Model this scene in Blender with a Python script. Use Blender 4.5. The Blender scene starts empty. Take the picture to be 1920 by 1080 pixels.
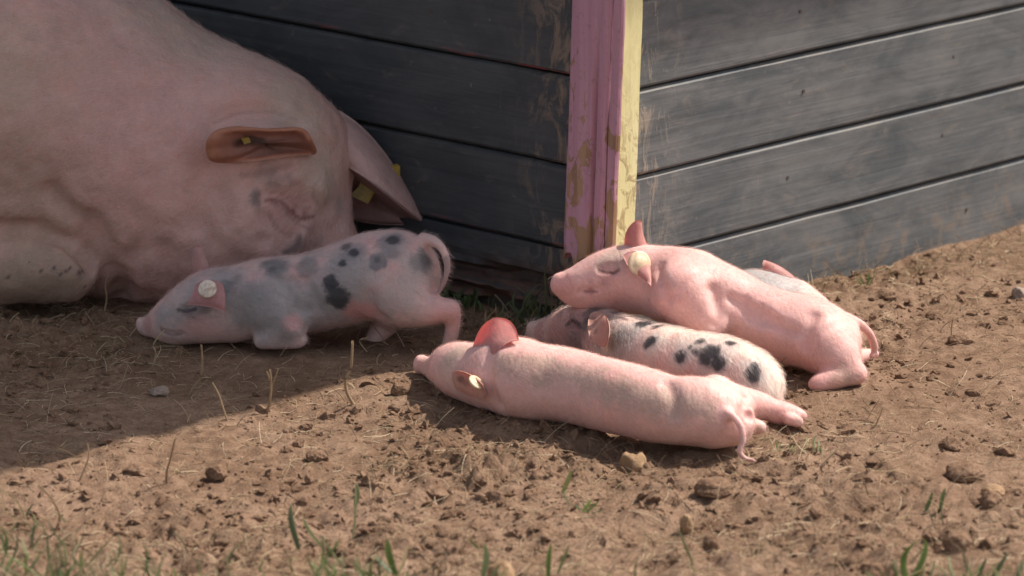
import bpy, math, random
import numpy as np
from mathutils import Vector

random.seed(7)
RNG = np.random.default_rng(11)
S = bpy.context.scene
COL = S.collection

# ------------------------------------------------------------------ camera
F, CX, CY = 8000.0, 960.0, 540.0           # focal length and centre in units of a 1920 px wide picture
PITCH = math.radians(14.3)
CAMH = 1.4
cam_d = bpy.data.cameras.new('camera')
cam_d.sensor_width = 36.0
cam_d.lens = F / 1920 * 36.0
cam_d.clip_end = 2000
cam_d.dof.use_dof = True
cam_d.dof.focus_distance = 5.22
cam_d.dof.aperture_fstop = 6.0
cam = bpy.data.objects.new('camera', cam_d)
cam.location = (0, 0, CAMH)
cam.rotation_euler = (math.pi / 2 - PITCH, 0, 0)
COL.objects.link(cam)
S.camera = cam

# ------------------------------------------------------------------ sky and sun
SUN_AZ = math.radians(24.0)                 # measured from +X towards +Y
SUN_EL = math.radians(54.0)
w = bpy.data.worlds.new('World')
S.world = w
w.use_nodes = True
wn = w.node_tree
bg = wn.nodes['Background']
sky = wn.nodes.new('ShaderNodeTexSky')
sky.sky_type = 'NISHITA'
sky.sun_disc = False
sky.sun_elevation = SUN_EL
sky.sun_rotation = math.pi / 2 - SUN_AZ
sky.dust_density = 2.5
sky.air_density = 1.0
sky.ozone_density = 0.6
hz = wn.nodes.new('ShaderNodeHueSaturation')      # hazy, paler blue
hz.inputs['Saturation'].default_value = 0.5
wn.links.new(sky.outputs[0], hz.inputs['Color'])
wn.links.new(hz.outputs[0], bg.inputs[0])
bg.inputs[1].default_value = 0.106
sl = bpy.data.lights.new('sun', 'SUN')
sl.energy = 3.9
sl.angle = math.radians(0.53)
sl.color = (1.0, 0.93, 0.83)
sun = bpy.data.objects.new('sun', sl)
sd = Vector((math.cos(SUN_AZ) * math.cos(SUN_EL), math.sin(SUN_AZ) * math.cos(SUN_EL), math.sin(SUN_EL)))
sun.rotation_euler = sd.to_track_quat('Z', 'Y').to_euler()
sun.location = (3, 8, 4)
COL.objects.link(sun)
S.view_settings.view_transform = 'Standard'
S.view_settings.look = 'None'
S.view_settings.exposure = 0.66
S.view_settings.use_white_balance = True
S.view_settings.white_balance_temperature = 6600
S.view_settings.white_balance_tint = 14
S.view_settings.gamma = 1.0
S.render.engine = 'CYCLES'

# ------------------------------------------------------------------ helpers: measuring in the photograph
cp, sp_ = math.cos(PITCH), math.sin(PITCH)
def ray(px, py):
    u = (px - CX) / F; v = -(py - CY) / F
    return np.array([u, cp + v * sp_, -sp_ + v * cp])
def row_y(gy):                              # distance of the ground that shows in picture row gy
    d = ray(CX, gy); t = CAMH / -d[2]
    return t * d[1]
def P(px, py, gy, dd=0.0):                  # the point in that direction standing over ground row gy (dd metres nearer)
    d = ray(px, py); Y = row_y(gy) - dd
    return np.array([0, 0, CAMH]) + d * (Y / d[1])
def G(px, py):                              # ground point
    return P(px, py, py)
def scale(gy):                              # pixels per metre there
    return F / (row_y(gy) * cp + CAMH * sp_)
def project(v):
    v = np.asarray(v, float) - np.array([0, 0, CAMH])
    dep = v[:, 1] * cp - v[:, 2] * sp_
    upc = v[:, 1] * sp_ + v[:, 2] * cp
    return CX + F * v[:, 0] / dep, CY - F * upc / dep, dep

# ------------------------------------------------------------------ helpers: noise
def _h(ix, iy, iz, seed):
    n = (ix.astype(np.uint32) * np.uint32(374761393) + iy.astype(np.uint32) * np.uint32(668265263)
         + iz.astype(np.uint32) * np.uint32(2147483647) + np.uint32((seed * 974634917) & 0xffffffff))
    n = (n ^ (n >> np.uint32(13))) * np.uint32(1274126177)
    n = n ^ (n >> np.uint32(16))
    return (n & np.uint32(0xffff)).astype(np.float32) / 65535.0
def vnoise(x, y, z=None, seed=0):           # value noise in -1..1
    x = np.asarray(x, np.float32); y = np.asarray(y, np.float32)
    z = np.zeros_like(x) if z is None else np.asarray(z, np.float32)
    fx, fy, fz = np.floor(x), np.floor(y), np.floor(z)
    ix, iy, iz = fx.astype(np.int64), fy.astype(np.int64), fz.astype(np.int64)
    def q(t): return t * t * t * (t * (t * 6 - 15) + 10)
    a, b, c = q(x - fx), q(y - fy), q(z - fz)
    r = 0
    for k in ((0, 1) if np.any(z != 0) else (0,)):
        wz = (c if k else 1 - c)
        for j in (0, 1):
            wy = b if j else 1 - b
            for i in (0, 1):
                wx = a if i else 1 - a
                r = r + _h(ix + i, iy + j, iz + k, seed) * wx * wy * wz
    return r * 2 - 1
def fbm(x, y, z=None, seed=0, o=3, g=0.5):
    r, a, f, t = 0, 1.0, 1.0, 0.0
    for i in range(o):
        r = r + a * vnoise(x * f + i * 17.3, y * f - i * 9.1, None if z is None else z * f + i * 4.7, seed + i)
        t += a; a *= g; f *= 2.03
    return r / t
def sstep(a, b, x):
    t = np.clip((x - a) / (b - a), 0, 1)
    return t * t * (3 - 2 * t)

# ------------------------------------------------------------------ helpers: objects
def tag(o, label=None, cat=None, group=None, kind=None):
    if label: o['label'] = label
    if cat: o['category'] = cat
    if group: o['group'] = group
    if kind: o['kind'] = kind
    return o
def mesh_obj(name, verts, faces, mat=None, parent=None, col=None, attrs=None, smooth=True):
    me = bpy.data.meshes.new(name)
    verts = np.asarray(verts, np.float32)
    if isinstance(faces, np.ndarray):
        nf, k = faces.shape
        me.vertices.add(len(verts)); me.vertices.foreach_set('co', verts.ravel())
        me.loops.add(nf * k); me.loops.foreach_set('vertex_index', faces.astype(np.int32).ravel())
        me.polygons.add(nf)
        me.polygons.foreach_set('loop_start', np.arange(0, nf * k, k, dtype=np.int32))
        me.polygons.foreach_set('loop_total', np.full(nf, k, np.int32))
        me.update(calc_edges=True)
    else:
        me.from_pydata([tuple(map(float, v)) for v in verts], [], [tuple(map(int, f)) for f in faces])
    if col is not None:
        a = me.color_attributes.new('Col', 'FLOAT_COLOR', 'POINT')
        c4 = np.ones((len(verts), 4), np.float32); c4[:, :3] = col
        a.data.foreach_set('color', c4.ravel())
    for k2, val in (attrs or {}).items():
        a = me.attributes.new(k2, 'FLOAT', 'POINT')
        a.data.foreach_set('value', np.asarray(val, np.float32))
    me.polygons.foreach_set('use_smooth', np.full(len(me.polygons), bool(smooth)))
    me.validate(clean_customdata=False)
    o = bpy.data.objects.new(name, me)
    if mat: me.materials.append(mat)
    COL.objects.link(o)
    if parent: o.parent = parent
    return o
def empty(name, loc=(0, 0, 0)):
    o = bpy.data.objects.new(name, None)
    o.empty_display_size = 0.05
    o.location = loc
    COL.objects.link(o)
    return o

# ------------------------------------------------------------------ helpers: materials
def new_mat(name):
    m = bpy.data.materials.new(name); m.use_nodes = True
    nt = m.node_tree
    return m, nt, nt.nodes['Principled BSDF']
class NB:                                    # terse node building
    def __init__(s, nt): s.nt = nt
    def n(s, t, **kw):
        x = s.nt.nodes.new(t)
        for k, v in kw.items(): setattr(x, k, v)
        return x
    def put(s, sock, v):
        if hasattr(v, 'is_linked') or isinstance(v, bpy.types.NodeSocket): s.nt.links.new(v, sock)
        elif isinstance(v, tuple) and len(v) == 3 and sock.type == 'RGBA': sock.default_value = (*v, 1)
        else: sock.default_value = v
    def math(s, op, a, b=0.5, c=None, clamp=False):
        x = s.n('ShaderNodeMath', operation=op); x.use_clamp = clamp
        s.put(x.inputs[0], a); s.put(x.inputs[1], b)
        if c is not None: s.put(x.inputs[2], c)
        return x.outputs[0]
    def mix(s, f, a, b, mode='MIX'):
        x = s.n('ShaderNodeMix', data_type='RGBA', blend_type=mode)
        s.put(x.inputs[0], f); s.put(x.inputs[6], a); s.put(x.inputs[7], b)
        return x.outputs[2]
    def noise(s, vec, sc, det=4, rough=0.55, dist=0.0):
        x = s.n('ShaderNodeTexNoise')
        s.put(x.inputs['Vector'], vec); x.inputs['Scale'].default_value = sc
        x.inputs['Detail'].default_value = det; x.inputs['Roughness'].default_value = rough
        x.inputs['Distortion'].default_value = dist
        return x.outputs['Fac']
    def mapv(s, vec, sc=(1, 1, 1), loc=(0, 0, 0), rot=(0, 0, 0)):
        x = s.n('ShaderNodeMapping')
        s.put(x.inputs[0], vec); s.put(x.inputs[1], loc)
        x.inputs[2].default_value = rot; x.inputs[3].default_value = sc
        return x.outputs[0]
    def rng(s, v, a, b, c=0.0, d=1.0, sm=True):
        x = s.n('ShaderNodeMapRange', interpolation_type='SMOOTHSTEP' if sm else 'LINEAR')
        s.put(x.inputs[0], v)
        for i, q in enumerate((a, b, c, d)): x.inputs[i + 1].default_value = q
        return x.outputs[0]
    def bump(s, h, strength, dist, normal=None):
        x = s.n('ShaderNodeBump')
        x.inputs['Strength'].default_value = strength; x.inputs['Distance'].default_value = dist
        s.put(x.inputs['Height'], h)
        if normal is not None: s.put(x.inputs['Normal'], normal)
        return x.outputs[0]
    def attr(s, name, out='Color'):
        x = s.n('ShaderNodeAttribute', attribute_name=name)
        return x.outputs[out]
    def coord(s, w='Object'):
        return s.n('ShaderNodeTexCoord').outputs[w]

def skin_mat(name, grain=260.0, sss=0.25, rough=0.52, bumpd=0.0013):
    m, nt, b = new_mat(name); N = NB(nt)
    c = N.attr('Col'); co = N.coord()
    n1 = N.noise(co, 28, 5, 0.6); n2 = N.noise(co, grain, 3, 0.6)
    n3 = N.noise(N.mapv(co, (1, 1, 1)), 90, 4, 0.7)
    f = N.rng(n1, 0.3, 0.7, 0.90, 1.07, False)
    g = N.rng(n2, 0.25, 0.75, 0.92, 1.06, False)
    k = N.math('MULTIPLY', f, g)
    cc = N.mix(1.0, c, k, 'MULTIPLY')
    n4 = N.noise(co, 14, 4, 0.6)
    cc = N.mix(N.rng(n4, 0.5, 0.75, 0, 0.55), cc, N.mix(1.0, cc, (0.97, 0.82, 0.80), 'MULTIPLY'))
    wr = N.noise(N.mapv(co, (150, 60, 45), (0, 0, 0), (0.5, 0.3, 0.6)), 1.0, 4, 0.65, 1.0)
    fleck = N.noise(co, 420, 2, 0.5)
    cc = N.mix(N.rng(fleck, 0.68, 0.76, 0, 0.35), cc, N.mix(1.0, cc, (0.62, 0.50, 0.44), 'MULTIPLY'))
    blot = N.mix(N.rng(n3, 0.50, 0.75, 0, 0.45), cc, N.mix(1.0, cc, (0.93, 0.72, 0.66), 'MULTIPLY'))
    nt.links.new(blot, b.inputs['Base Color'])
    b.inputs['Roughness'].default_value = rough
    b.inputs['Specular IOR Level'].default_value = 0.35
    b.inputs['Subsurface Weight'].default_value = sss
    b.inputs['Subsurface Radius'].default_value = (1.0, 0.42, 0.25)
    b.inputs['Subsurface Scale'].default_value = 0.006
    h = N.math('ADD', N.math('ADD', N.math('MULTIPLY', n2, 0.5), n3), N.math('MULTIPLY', wr, 1.2))
    nt.links.new(N.bump(h, 0.5, bumpd), b.inputs['Normal'])
    tr = N.n('ShaderNodeBsdfTranslucent')
    nt.links.new(N.mix(1.0, blot, (1.0, 0.42, 0.32), 'MULTIPLY'), tr.inputs[0])
    mx = N.n('ShaderNodeMixShader')
    nt.links.new(N.math('MULTIPLY', N.attr('thin', 'Fac'), 0.50), mx.inputs[0])
    nt.links.new(b.outputs[0], mx.inputs[1]); nt.links.new(tr.outputs[0], mx.inputs[2])
    nt.links.new(mx.outputs[0], nt.nodes['Material Output'].inputs[0])
    return m
def fibre_mat(name, rough=0.6, transl=0.3):
    m, nt, b = new_mat(name); N = NB(nt)
    c = N.attr('Col')
    nt.links.new(c, b.inputs['Base Color'])
    b.inputs['Roughness'].default_value = rough
    b.inputs['Specular IOR Level'].default_value = 0.3
    tr = N.n('ShaderNodeBsdfTranslucent'); nt.links.new(c, tr.inputs[0])
    mx = N.n('ShaderNodeMixShader'); mx.inputs[0].default_value = transl
    nt.links.new(b.outputs[0], mx.inputs[1]); nt.links.new(tr.outputs[0], mx.inputs[2])
    nt.links.new(mx.outputs[0], nt.nodes['Material Output'].inputs[0])
    return m

MAT_SKIN = skin_mat('piglet_skin')
MAT_SOW = skin_mat('sow_skin', 180, 0.2, 0.6, 0.0024)
MAT_HAIR = fibre_mat('bristle', 0.45, 0.35)
MAT_STRAW = fibre_mat('straw', 0.6, 0.25)
MAT_GRASS = fibre_mat('grass_blade', 0.5, 0.4)

def soil_color_nodes(N, co):
    a = N.noise(co, 5, 5, 0.6); b = N.noise(co, 42, 5, 0.65); c = N.noise(co, 330, 4, 0.7)
    base = N.mix(N.rng(a, 0.35, 0.68), (0.240, 0.158, 0.104), (0.315, 0.215, 0.148))
    base = N.mix(N.rng(b, 0.36, 0.62), N.mix(1.0, base, (0.72, 0.68, 0.66), 'MULTIPLY'), base)
    base = N.mix(N.rng(c, 0.3, 0.72), N.mix(1.0, base, (0.74, 0.71, 0.69), 'MULTIPLY'), N.mix(1.0, base, (1.2, 1.19, 1.17), 'MULTIPLY'))
    return base, b, c
def soil_mat(name, tint=(1, 1, 1)):
    m, nt, b = new_mat(name); N = NB(nt); co = N.coord()
    base, n1, n2 = soil_color_nodes(N, co)
    nt.links.new(N.mix(1.0, base, tint, 'MULTIPLY'), b.inputs['Base Color'])
    b.inputs['Roughness'].default_value = 0.95
    b.inputs['Specular IOR Level'].default_value = 0.12
    h = N.math('ADD', n2, N.math('MULTIPLY', N.noise(co, 900, 2, 0.6), 0.4))
    nt.links.new(N.bump(h, 0.8, 0.004), b.inputs['Normal'])
    return m
MAT_SOIL = soil_mat('dry_soil')
MAT_CLOD = soil_mat('soil_clod', (1.02, 1.0, 0.98))
def stone_mat(name, c1, c2):
    m, nt, b = new_mat(name); N = NB(nt); co = N.coord()
    n = N.noise(co, 60, 5, 0.65); n2 = N.noise(co, 400, 3, 0.6)
    cc = N.mix(N.rng(n, 0.35, 0.65), c1, c2)
    cc = N.mix(N.rng(n2, 0.3, 0.7, 0, 0.35), cc, (0.30, 0.19, 0.12))
    nt.links.new(cc, b.inputs['Base Color']); b.inputs['Roughness'].default_value = 0.85
    nt.links.new(N.bump(N.math('ADD', n, n2), 0.6, 0.003), b.inputs['Normal'])
    return m
MAT_STONE_TAN = stone_mat('tan_stone', (0.27, 0.165, 0.08), (0.35, 0.225, 0.115))
MAT_STONE_GREY = stone_mat('grey_stone', (0.22, 0.175, 0.14), (0.31, 0.25, 0.20))

# ------------------------------------------------------------------ ground
HC = P(1137, 621, 621)                       # corner of the hut on the ground
AR = math.radians(46.5)
DR = np.array([math.cos(AR), math.sin(AR), 0]); DL = np.array([-math.sin(AR), math.cos(AR), 0])
NRW = np.array([math.sin(AR), -math.cos(AR), 0]); NLW = np.array([-math.cos(AR), -math.sin(AR), 0])

def gh(x, y):                                # height of the ground
    x = np.asarray(x, np.float32); y = np.asarray(y, np.float32)
    near = np.exp(-((x * 0.6) ** 2 + ((y - 5.2) * 0.55) ** 2))
    big = fbm(x * 2.2, y * 2.2, None, 3, 2) * 0.007
    return big * (0.4 + 0.6 * near) - 0.004
def gh_fine(x, y):
    rough = 0.26 + 0.74 * sstep(-0.15, 0.35, fbm(x * 3.1 + 5, y * 2.1, None, 21, 2))
    near = sstep(5.05, 4.45, y)
    rough = np.clip(rough + 0.35 * near, 0, 1.2)
    m = fbm(x * 17, y * 15, None, 5, 3) * 0.0050
    n = fbm(x * 52, y * 46, None, 9, 3)
    n2 = fbm(x * 30 + 3, y * 28, None, 13, 2)
    clod = np.maximum(n2 - 0.16, 0) * 0.016 + np.maximum(n - 0.08, 0) * 0.007 - np.maximum(-n - 0.16, 0) * 0.009
    hol = np.maximum(fbm(x * 9 + 2, y * 8, None, 71, 2) - 0.10, 0) * -0.020 + fbm(x * 7.5, y * 6, None, 75, 2) * 0.006
    clod = clod + hol
    f = fbm(x * 120, y * 105, None, 31, 2) * 0.0036
    near2 = sstep(4.85, 4.5, y)
    clod = clod * (1 + 1.3 * near2 * sstep(-0.3, 0.3, fbm(x * 5, y * 4, None, 61, 2)))
    return gh(x, y) + rough * (m + clod) + (0.4 + 0.6 * rough) * f

def axis(lo, hi, step, far):
    a = list(np.arange(lo, hi + 1e-6, step)); s = step; q = a[-1]
    while q < far: s *= 1.45; q += s; a.append(q)
    s = step; q = a[0]; pre = []
    while q > -far: s *= 1.45; q -= s; pre.append(q)
    return np.array(pre[::-1] + a)
gx = axis(-0.86, 0.92, 0.0042, 400.0); gyv = axis(4.25, 6.25, 0.0050, 400.0)
XX, YY = np.meshgrid(gx, gyv, indexing='ij')
ZZ = np.where((np.abs(XX) < 1.2) & (np.abs(YY - 5.2) < 1.6), gh_fine(XX, YY), gh(np.clip(XX, -40, 40), np.clip(YY, -40, 40)))
nx_, ny_ = XX.shape
idx = np.arange(nx_ * ny_).reshape(nx_, ny_)
fq = np.stack([idx[:-1, :-1], idx[1:, :-1], idx[1:, 1:], idx[:-1, 1:]], -1).reshape(-1, 4)
ground = mesh_obj('ground', np.stack([XX, YY, ZZ], -1).reshape(-1, 3), fq, MAT_SOIL)
tag(ground, 'dry brown trampled soil of the pig yard', 'ground', kind='structure')

# ------------------------------------------------------------------ hut
hut = empty('wooden_hut', HC)
tag(hut, 'dark painted wooden pig hut with purple and yellow corner trim', 'hut')

def board_mat(name, left=False):
    m, nt, b = new_mat(name); N = NB(nt)
    co = N.coord(); oi = N.n('ShaderNodeObjectInfo')
    off = N.n('ShaderNodeCombineXYZ'); N.put(off.inputs[0], N.math('MULTIPLY', oi.outputs['Random'], 37.0)); N.put(off.inputs[2], N.math('MULTIPLY', oi.outputs['Random'], 11.0))
    sep = N.n('ShaderNodeSeparateXYZ'); N.put(sep.inputs[0], co); X, Z = sep.outputs[0], sep.outputs[2]
    v = N.mapv(co, (1, 1, 1), off.outputs[0])
    grain = N.noise(N.mapv(co, (3.0, 40, 110), off.outputs[0]), 1.0, 5, 0.65, 0.6)
    big = N.noise(N.mapv(co, (7, 7, 16), off.outputs[0]), 1.0, 6, 0.68, 0.6)
    if left:  # shade put into the colour: darker copy of the hut paint
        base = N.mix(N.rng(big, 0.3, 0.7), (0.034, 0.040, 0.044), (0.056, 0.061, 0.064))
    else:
        base = N.mix(N.rng(big, 0.3, 0.7), (0.064, 0.077, 0.084), (0.140, 0.147, 0.147))  # lighter copy of the same paint for the sunlit side
    base = N.mix(N.rng(grain, 0.35, 0.65, 0, 0.45), base, N.mix(1.0, base, (1.55, 1.5, 1.45), 'MULTIPLY'))
    # dust wiped over the boards, scuffs, scratches
    scuff = N.noise(N.mapv(co, (16, 16, 34), off.outputs[0], (0, math.radians(35), 0)), 1.0, 5, 0.62, 1.2)
    scr = N.noise(N.mapv(co, (120, 30, 14), off.outputs[0], (0, math.radians(-28), 0)), 1.0, 4, 0.7, 0.4)
    spots = N.noise(v, 75, 3, 0.5)
    dustc = (0.30, 0.24, 0.18)
    base = N.mix(N.rng(scuff, 0.55, 0.82, 0, 0.30 if left else 0.42), base, dustc)
    base = N.mix(N.rng(scr, 0.66, 0.80, 0, 0.22 if left else 0.40), base, (0.36, 0.32, 0.27))
    base = N.mix(N.rng(spots, 0.72, 0.80, 0, 0.55), base, (0.30, 0.25, 0.20))
    # mud rubbed on near the corner
    mud = N.noise(N.mapv(co, (26, 26, 10), off.outputs[0]), 1.0, 6, 0.68, 1.6)
    near = N.rng(X, 0.02, 0.17 if left else 0.14, 1.0, 0.0)
    mk = N.math('MULTIPLY', N.rng(mud, 0.49, 0.62), near)
    base = N.mix(N.math('MULTIPLY', mk, 0.68 if left else 0.72), base, (0.30, 0.22, 0.15) if left else (0.36, 0.30, 0.23))
    if left:
        rw = N.noise(N.mapv(co, (8, 30, 120), off.outputs[0]), 1.0, 5, 0.65, 0.8)
        wood = N.mix(N.rng(rw, 0.35, 0.65), (0.035, 0.026, 0.022), (0.17, 0.095, 0.065))
        base = N.mix(N.math('MULTIPLY', N.attr('rot', 'Fac'), N.rng(rw, 0.38, 0.52, 0.35, 1.0)), base, wood)
    if left:                                   # old red paint along the edges
        red = N.noise(N.mapv(co, (9, 9, 60), off.outputs[0]), 1.0, 4, 0.6)
        lo = N.rng(Z, 0.0, 0.010, 1.0, 0.0)
        base = N.mix(N.math('MULTIPLY', N.rng(red, 0.60, 0.66), lo), base, (0.22, 0.06, 0.065))
    else:                                      # splashes low on the wall
        wz = N.n('ShaderNodeSeparateXYZ'); g = N.n('ShaderNodeNewGeometry'); N.put(wz.inputs[0], g.outputs['Position'])
        sm = N.noise(v, 38, 6, 0.7, 0.8)
        low = N.rng(wz.outputs[2], 0.0, 0.13, 1.0, 0.0)
        base = N.mix(N.math('MULTIPLY', N.rng(sm, 0.46, 0.68), N.math('MULTIPLY', low, 0.55)), base, (0.27, 0.20, 0.14))
    edge = N.math('MULTIPLY', N.attr('edge', 'Fac'), N.rng(N.noise(v, 12, 5, 0.65), 0.38, 0.62, 0.0, 0.9))  # bright highlight painted along the board tops, together with worn paint
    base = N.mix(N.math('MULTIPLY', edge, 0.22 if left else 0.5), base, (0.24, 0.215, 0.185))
    nt.links.new(base, b.inputs['Base Color'])
    b.inputs['Roughness'].default_value = 0.62
    nt.links.new(N.rng(grain, 0.3, 0.7, 0.5, 0.75), b.inputs['Roughness'])
    b.inputs['Specular IOR Level'].default_value = 0.4
    h = N.math('ADD', N.math('MULTIPLY', grain, 1.0), N.math('MULTIPLY', mk, 0.8))
    nt.links.new(N.bump(h, 0.55, 0.0016), b.inputs['Normal'])
    return m
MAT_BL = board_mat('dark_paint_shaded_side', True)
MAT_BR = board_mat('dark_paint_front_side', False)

def wall_frame(o, origin, d, n):              # local x along d, local y inward (-n), local z up
    from mathutils import Matrix
    M = Matrix(((d[0], -n[0], 0, origin[0] - HC[0]), (d[1], -n[1], 0, origin[1] - HC[1]), (0, 0, 1, origin[2] - HC[2]), (0, 0, 0, 1)))
    o.matrix_local = M
def board(name, L, z0, z1, d, n, mat, seed, t=0.022, rot=0.0, x0=0.0):
    h = z1 - z0 - 0.0035
    prof = [(0.0, 0.0), (-t + 0.004, 0.0), (-t, 0.004), (-t, h * 0.33), (-t, h * 0.66), (-t, h - 0.0036), (-t, h - 0.0034), (-t + 0.0070, h), (0.0, h)]
    if rot: prof = [(0.0, 0.0)] + [(-t, h * q / 18) for q in range(19)] + [(0.0, h)]
    n_s = 90 if not rot else 220
    xs = np.concatenate([np.linspace(0, 0.75, int(n_s * 0.8)), np.linspace(0.75, L, int(n_s * 0.2) + 1)[1:]])
    pr = np.array(prof); k = len(pr)
    Xg = np.repeat(xs, k).reshape(-1, k); Yg = np.tile(pr[:, 0], (len(xs), 1)); Zg = np.tile(pr[:, 1], (len(xs), 1))
    wv = fbm(Xg * 5, Zg * 0, None, seed, 3) * 0.0011
    Zg = Zg + wv * (Zg > h * 0.5) + fbm(Xg * 6, Zg * 0 + 9, None, seed + 3, 2) * 0.0008
    Yg = Yg + np.where(Yg < -0.001, fbm(Xg * 3.0, Zg * 3, None, seed * 7 + 5, 2) * 0.0010, 0)
    if rot:
        cr = fbm(Xg * 7, Zg * 95, None, seed + 8, 3)
        amt = rot * sstep(0.075, 0.0, Zg + z0 - 0.01 + 0.02 * fbm(Xg * 8, Zg * 0, None, seed + 21, 2)) * sstep(0.75, 0.10, Xg)
        Yg = Yg + np.where(Yg < -0.001, np.maximum(cr + 0.05, 0) * 0.060 * amt + fbm(Xg * 30, Zg * 60, None, seed + 12, 2) * 0.010 * amt, 0)
    v = np.stack([Xg + x0, Yg, Zg], -1).reshape(-1, 3)
    ii = np.arange(len(xs) * k).reshape(-1, k)
    f = np.stack([ii[:-1, :-1], ii[:-1, 1:], ii[1:, 1:], ii[1:, :-1]], -1).reshape(-1, 4)
    f2 = np.stack([ii[:-1, -1], ii[:-1, 0], ii[1:, 0], ii[1:, -1]], -1).reshape(-1, 4)
    if np.dot(np.cross(d, -n), [0, 0, 1]) > 0: f, f2 = f, f2
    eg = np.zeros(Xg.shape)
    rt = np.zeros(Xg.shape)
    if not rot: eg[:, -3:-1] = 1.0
    else: rt = amt
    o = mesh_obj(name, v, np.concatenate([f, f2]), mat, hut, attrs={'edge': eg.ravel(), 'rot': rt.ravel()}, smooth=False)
    wall_frame(o, HC + np.array([0, 0, z0]), d, n)
    return o
LW = 3.2
zr = [-0.04, 0.094, 0.2015, 0.314, 0.428] + [0.428 + 0.113 * i for i in range(1, 15)]
zl = [-0.06, 0.104, 0.214, 0.330, 0.444] + [0.444 + 0.113 * i for i in range(1, 15)]
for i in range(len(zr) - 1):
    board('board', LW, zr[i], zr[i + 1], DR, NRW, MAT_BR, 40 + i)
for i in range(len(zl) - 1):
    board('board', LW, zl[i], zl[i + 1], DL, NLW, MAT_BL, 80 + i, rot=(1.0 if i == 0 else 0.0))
HT = zr[-1]

def box_verts(x0, x1, y0, y1, z0, z1):
    v = [(x, y, z) for x in (x0, x1) for y in (y0, y1) for z in (z0, z1)]
    f = [(0, 1, 3, 2), (4, 6, 7, 5), (0, 4, 5, 1), (2, 3, 7, 6), (0, 2, 6, 4), (1, 5, 7, 3)]
    return v, f
def plain_mat(name, c1, c2, sc=30, rough=0.8):
    m, nt, b = new_mat(name); N = NB(nt)
    n = N.noise(N.coord(), sc, 4, 0.6)
    nt.links.new(N.mix(N.rng(n, 0.3, 0.7), c1, c2), b.inputs['Base Color'])
    b.inputs['Roughness'].default_value = rough
    nt.links.new(N.bump(n, 0.3, 0.002), b.inputs['Normal'])
    return m
MAT_DARK = plain_mat('dark_timber', (0.03, 0.025, 0.02), (0.06, 0.05, 0.04))
MAT_ROOF = plain_mat('bitumen_roof', (0.05, 0.05, 0.05), (0.08, 0.08, 0.08), 200)
# inner lining behind the joints
for d, n in ((DR, NRW), (DL, NLW)):
    v, f = box_verts(0.03, LW, 0.004, 0.03, -0.05, HT)
    o = mesh_obj('inner_wall', v, f, MAT_DARK, hut, smooth=False); wall_frame(o, HC, d, n)
for org, d, n in ((HC + DR * LW, DL, DR), (HC + DL * LW, DR, DL)):
    v, f = box_verts(0.0, LW, -0.02, 0.02, -0.05, HT)
    o = mesh_obj('back_wall', v, f, MAT_BL, hut, smooth=False); wall_frame(o, org, d, n)
# roof with an overhang over the front side
OVR = HT * math.sin(AR - SUN_AZ) / math.tan(SUN_EL) - 0.075
v, f = box_verts(-0.10, LW + 0.1, -OVR, LW + 0.1, HT + 0.004, HT + 0.06)
o = mesh_obj('roof', v, f, MAT_ROOF, hut, smooth=False); wall_frame(o, HC, DR, NRW)

# corner trim
def trim_mat(name, yellow=False):
    m, nt, b = new_mat(name); N = NB(nt); co = N.coord()
    sep = N.n('ShaderNodeSeparateXYZ'); N.put(sep.inputs[0], co); Z = sep.outputs[2]
    grain = N.noise(N.mapv(co, (70, 70, 3)), 1.0, 5, 0.65, 0.5)
    bl = N.noise(N.mapv(co, (34, 34, 15)), 1.0, 5, 0.65, 0.8)
    if yellow:
        base = N.mix(N.rng(grain, 0.3, 0.7), (0.64, 0.60, 0.28), (0.72, 0.68, 0.37))
        st = N.noise(N.mapv(co, (60, 60, 38), (0, 0, 0), (0, math.radians(40), math.radians(20))), 1.0, 5, 0.65, 1.4)
        low = N.rng(Z, 0.16, 0.36, 1.0, 0.15)
        mk = N.math('MULTIPLY', N.rng(st, 0.46, 0.62), low)
        base = N.mix(N.math('MULTIPLY', mk, 0.72), base, (0.30, 0.20, 0.09))
    else:
        base = N.mix(N.rng(grain, 0.3, 0.7), (0.39, 0.20, 0.262), (0.48, 0.27, 0.335))
        low = N.rng(Z, 0.05, 0.40, 0.13, 0.0)
        mk = N.rng(N.math('ADD', bl, low), 0.60, 0.618)
        wood = N.mix(N.rng(grain, 0.35, 0.65), (0.20, 0.12, 0.06), (0.36, 0.23, 0.11))
        base = N.mix(N.math('MULTIPLY', mk, 0.9), base, wood)
        drt = N.noise(co, 120, 5, 0.65)
        base = N.mix(N.rng(drt, 0.52, 0.72, 0, 0.4), base, (0.19, 0.12, 0.09))
    nt.links.new(base, b.inputs['Base Color'])
    b.inputs['Roughness'].default_value = 0.65
    nt.links.new(N.bump(N.math('ADD', grain, mk), 0.5, 0.0012), b.inputs['Normal'])
    return m
MAT_PUR = trim_mat('purple_paint'); MAT_YEL = trim_mat('yellow_paint', True)
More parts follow.
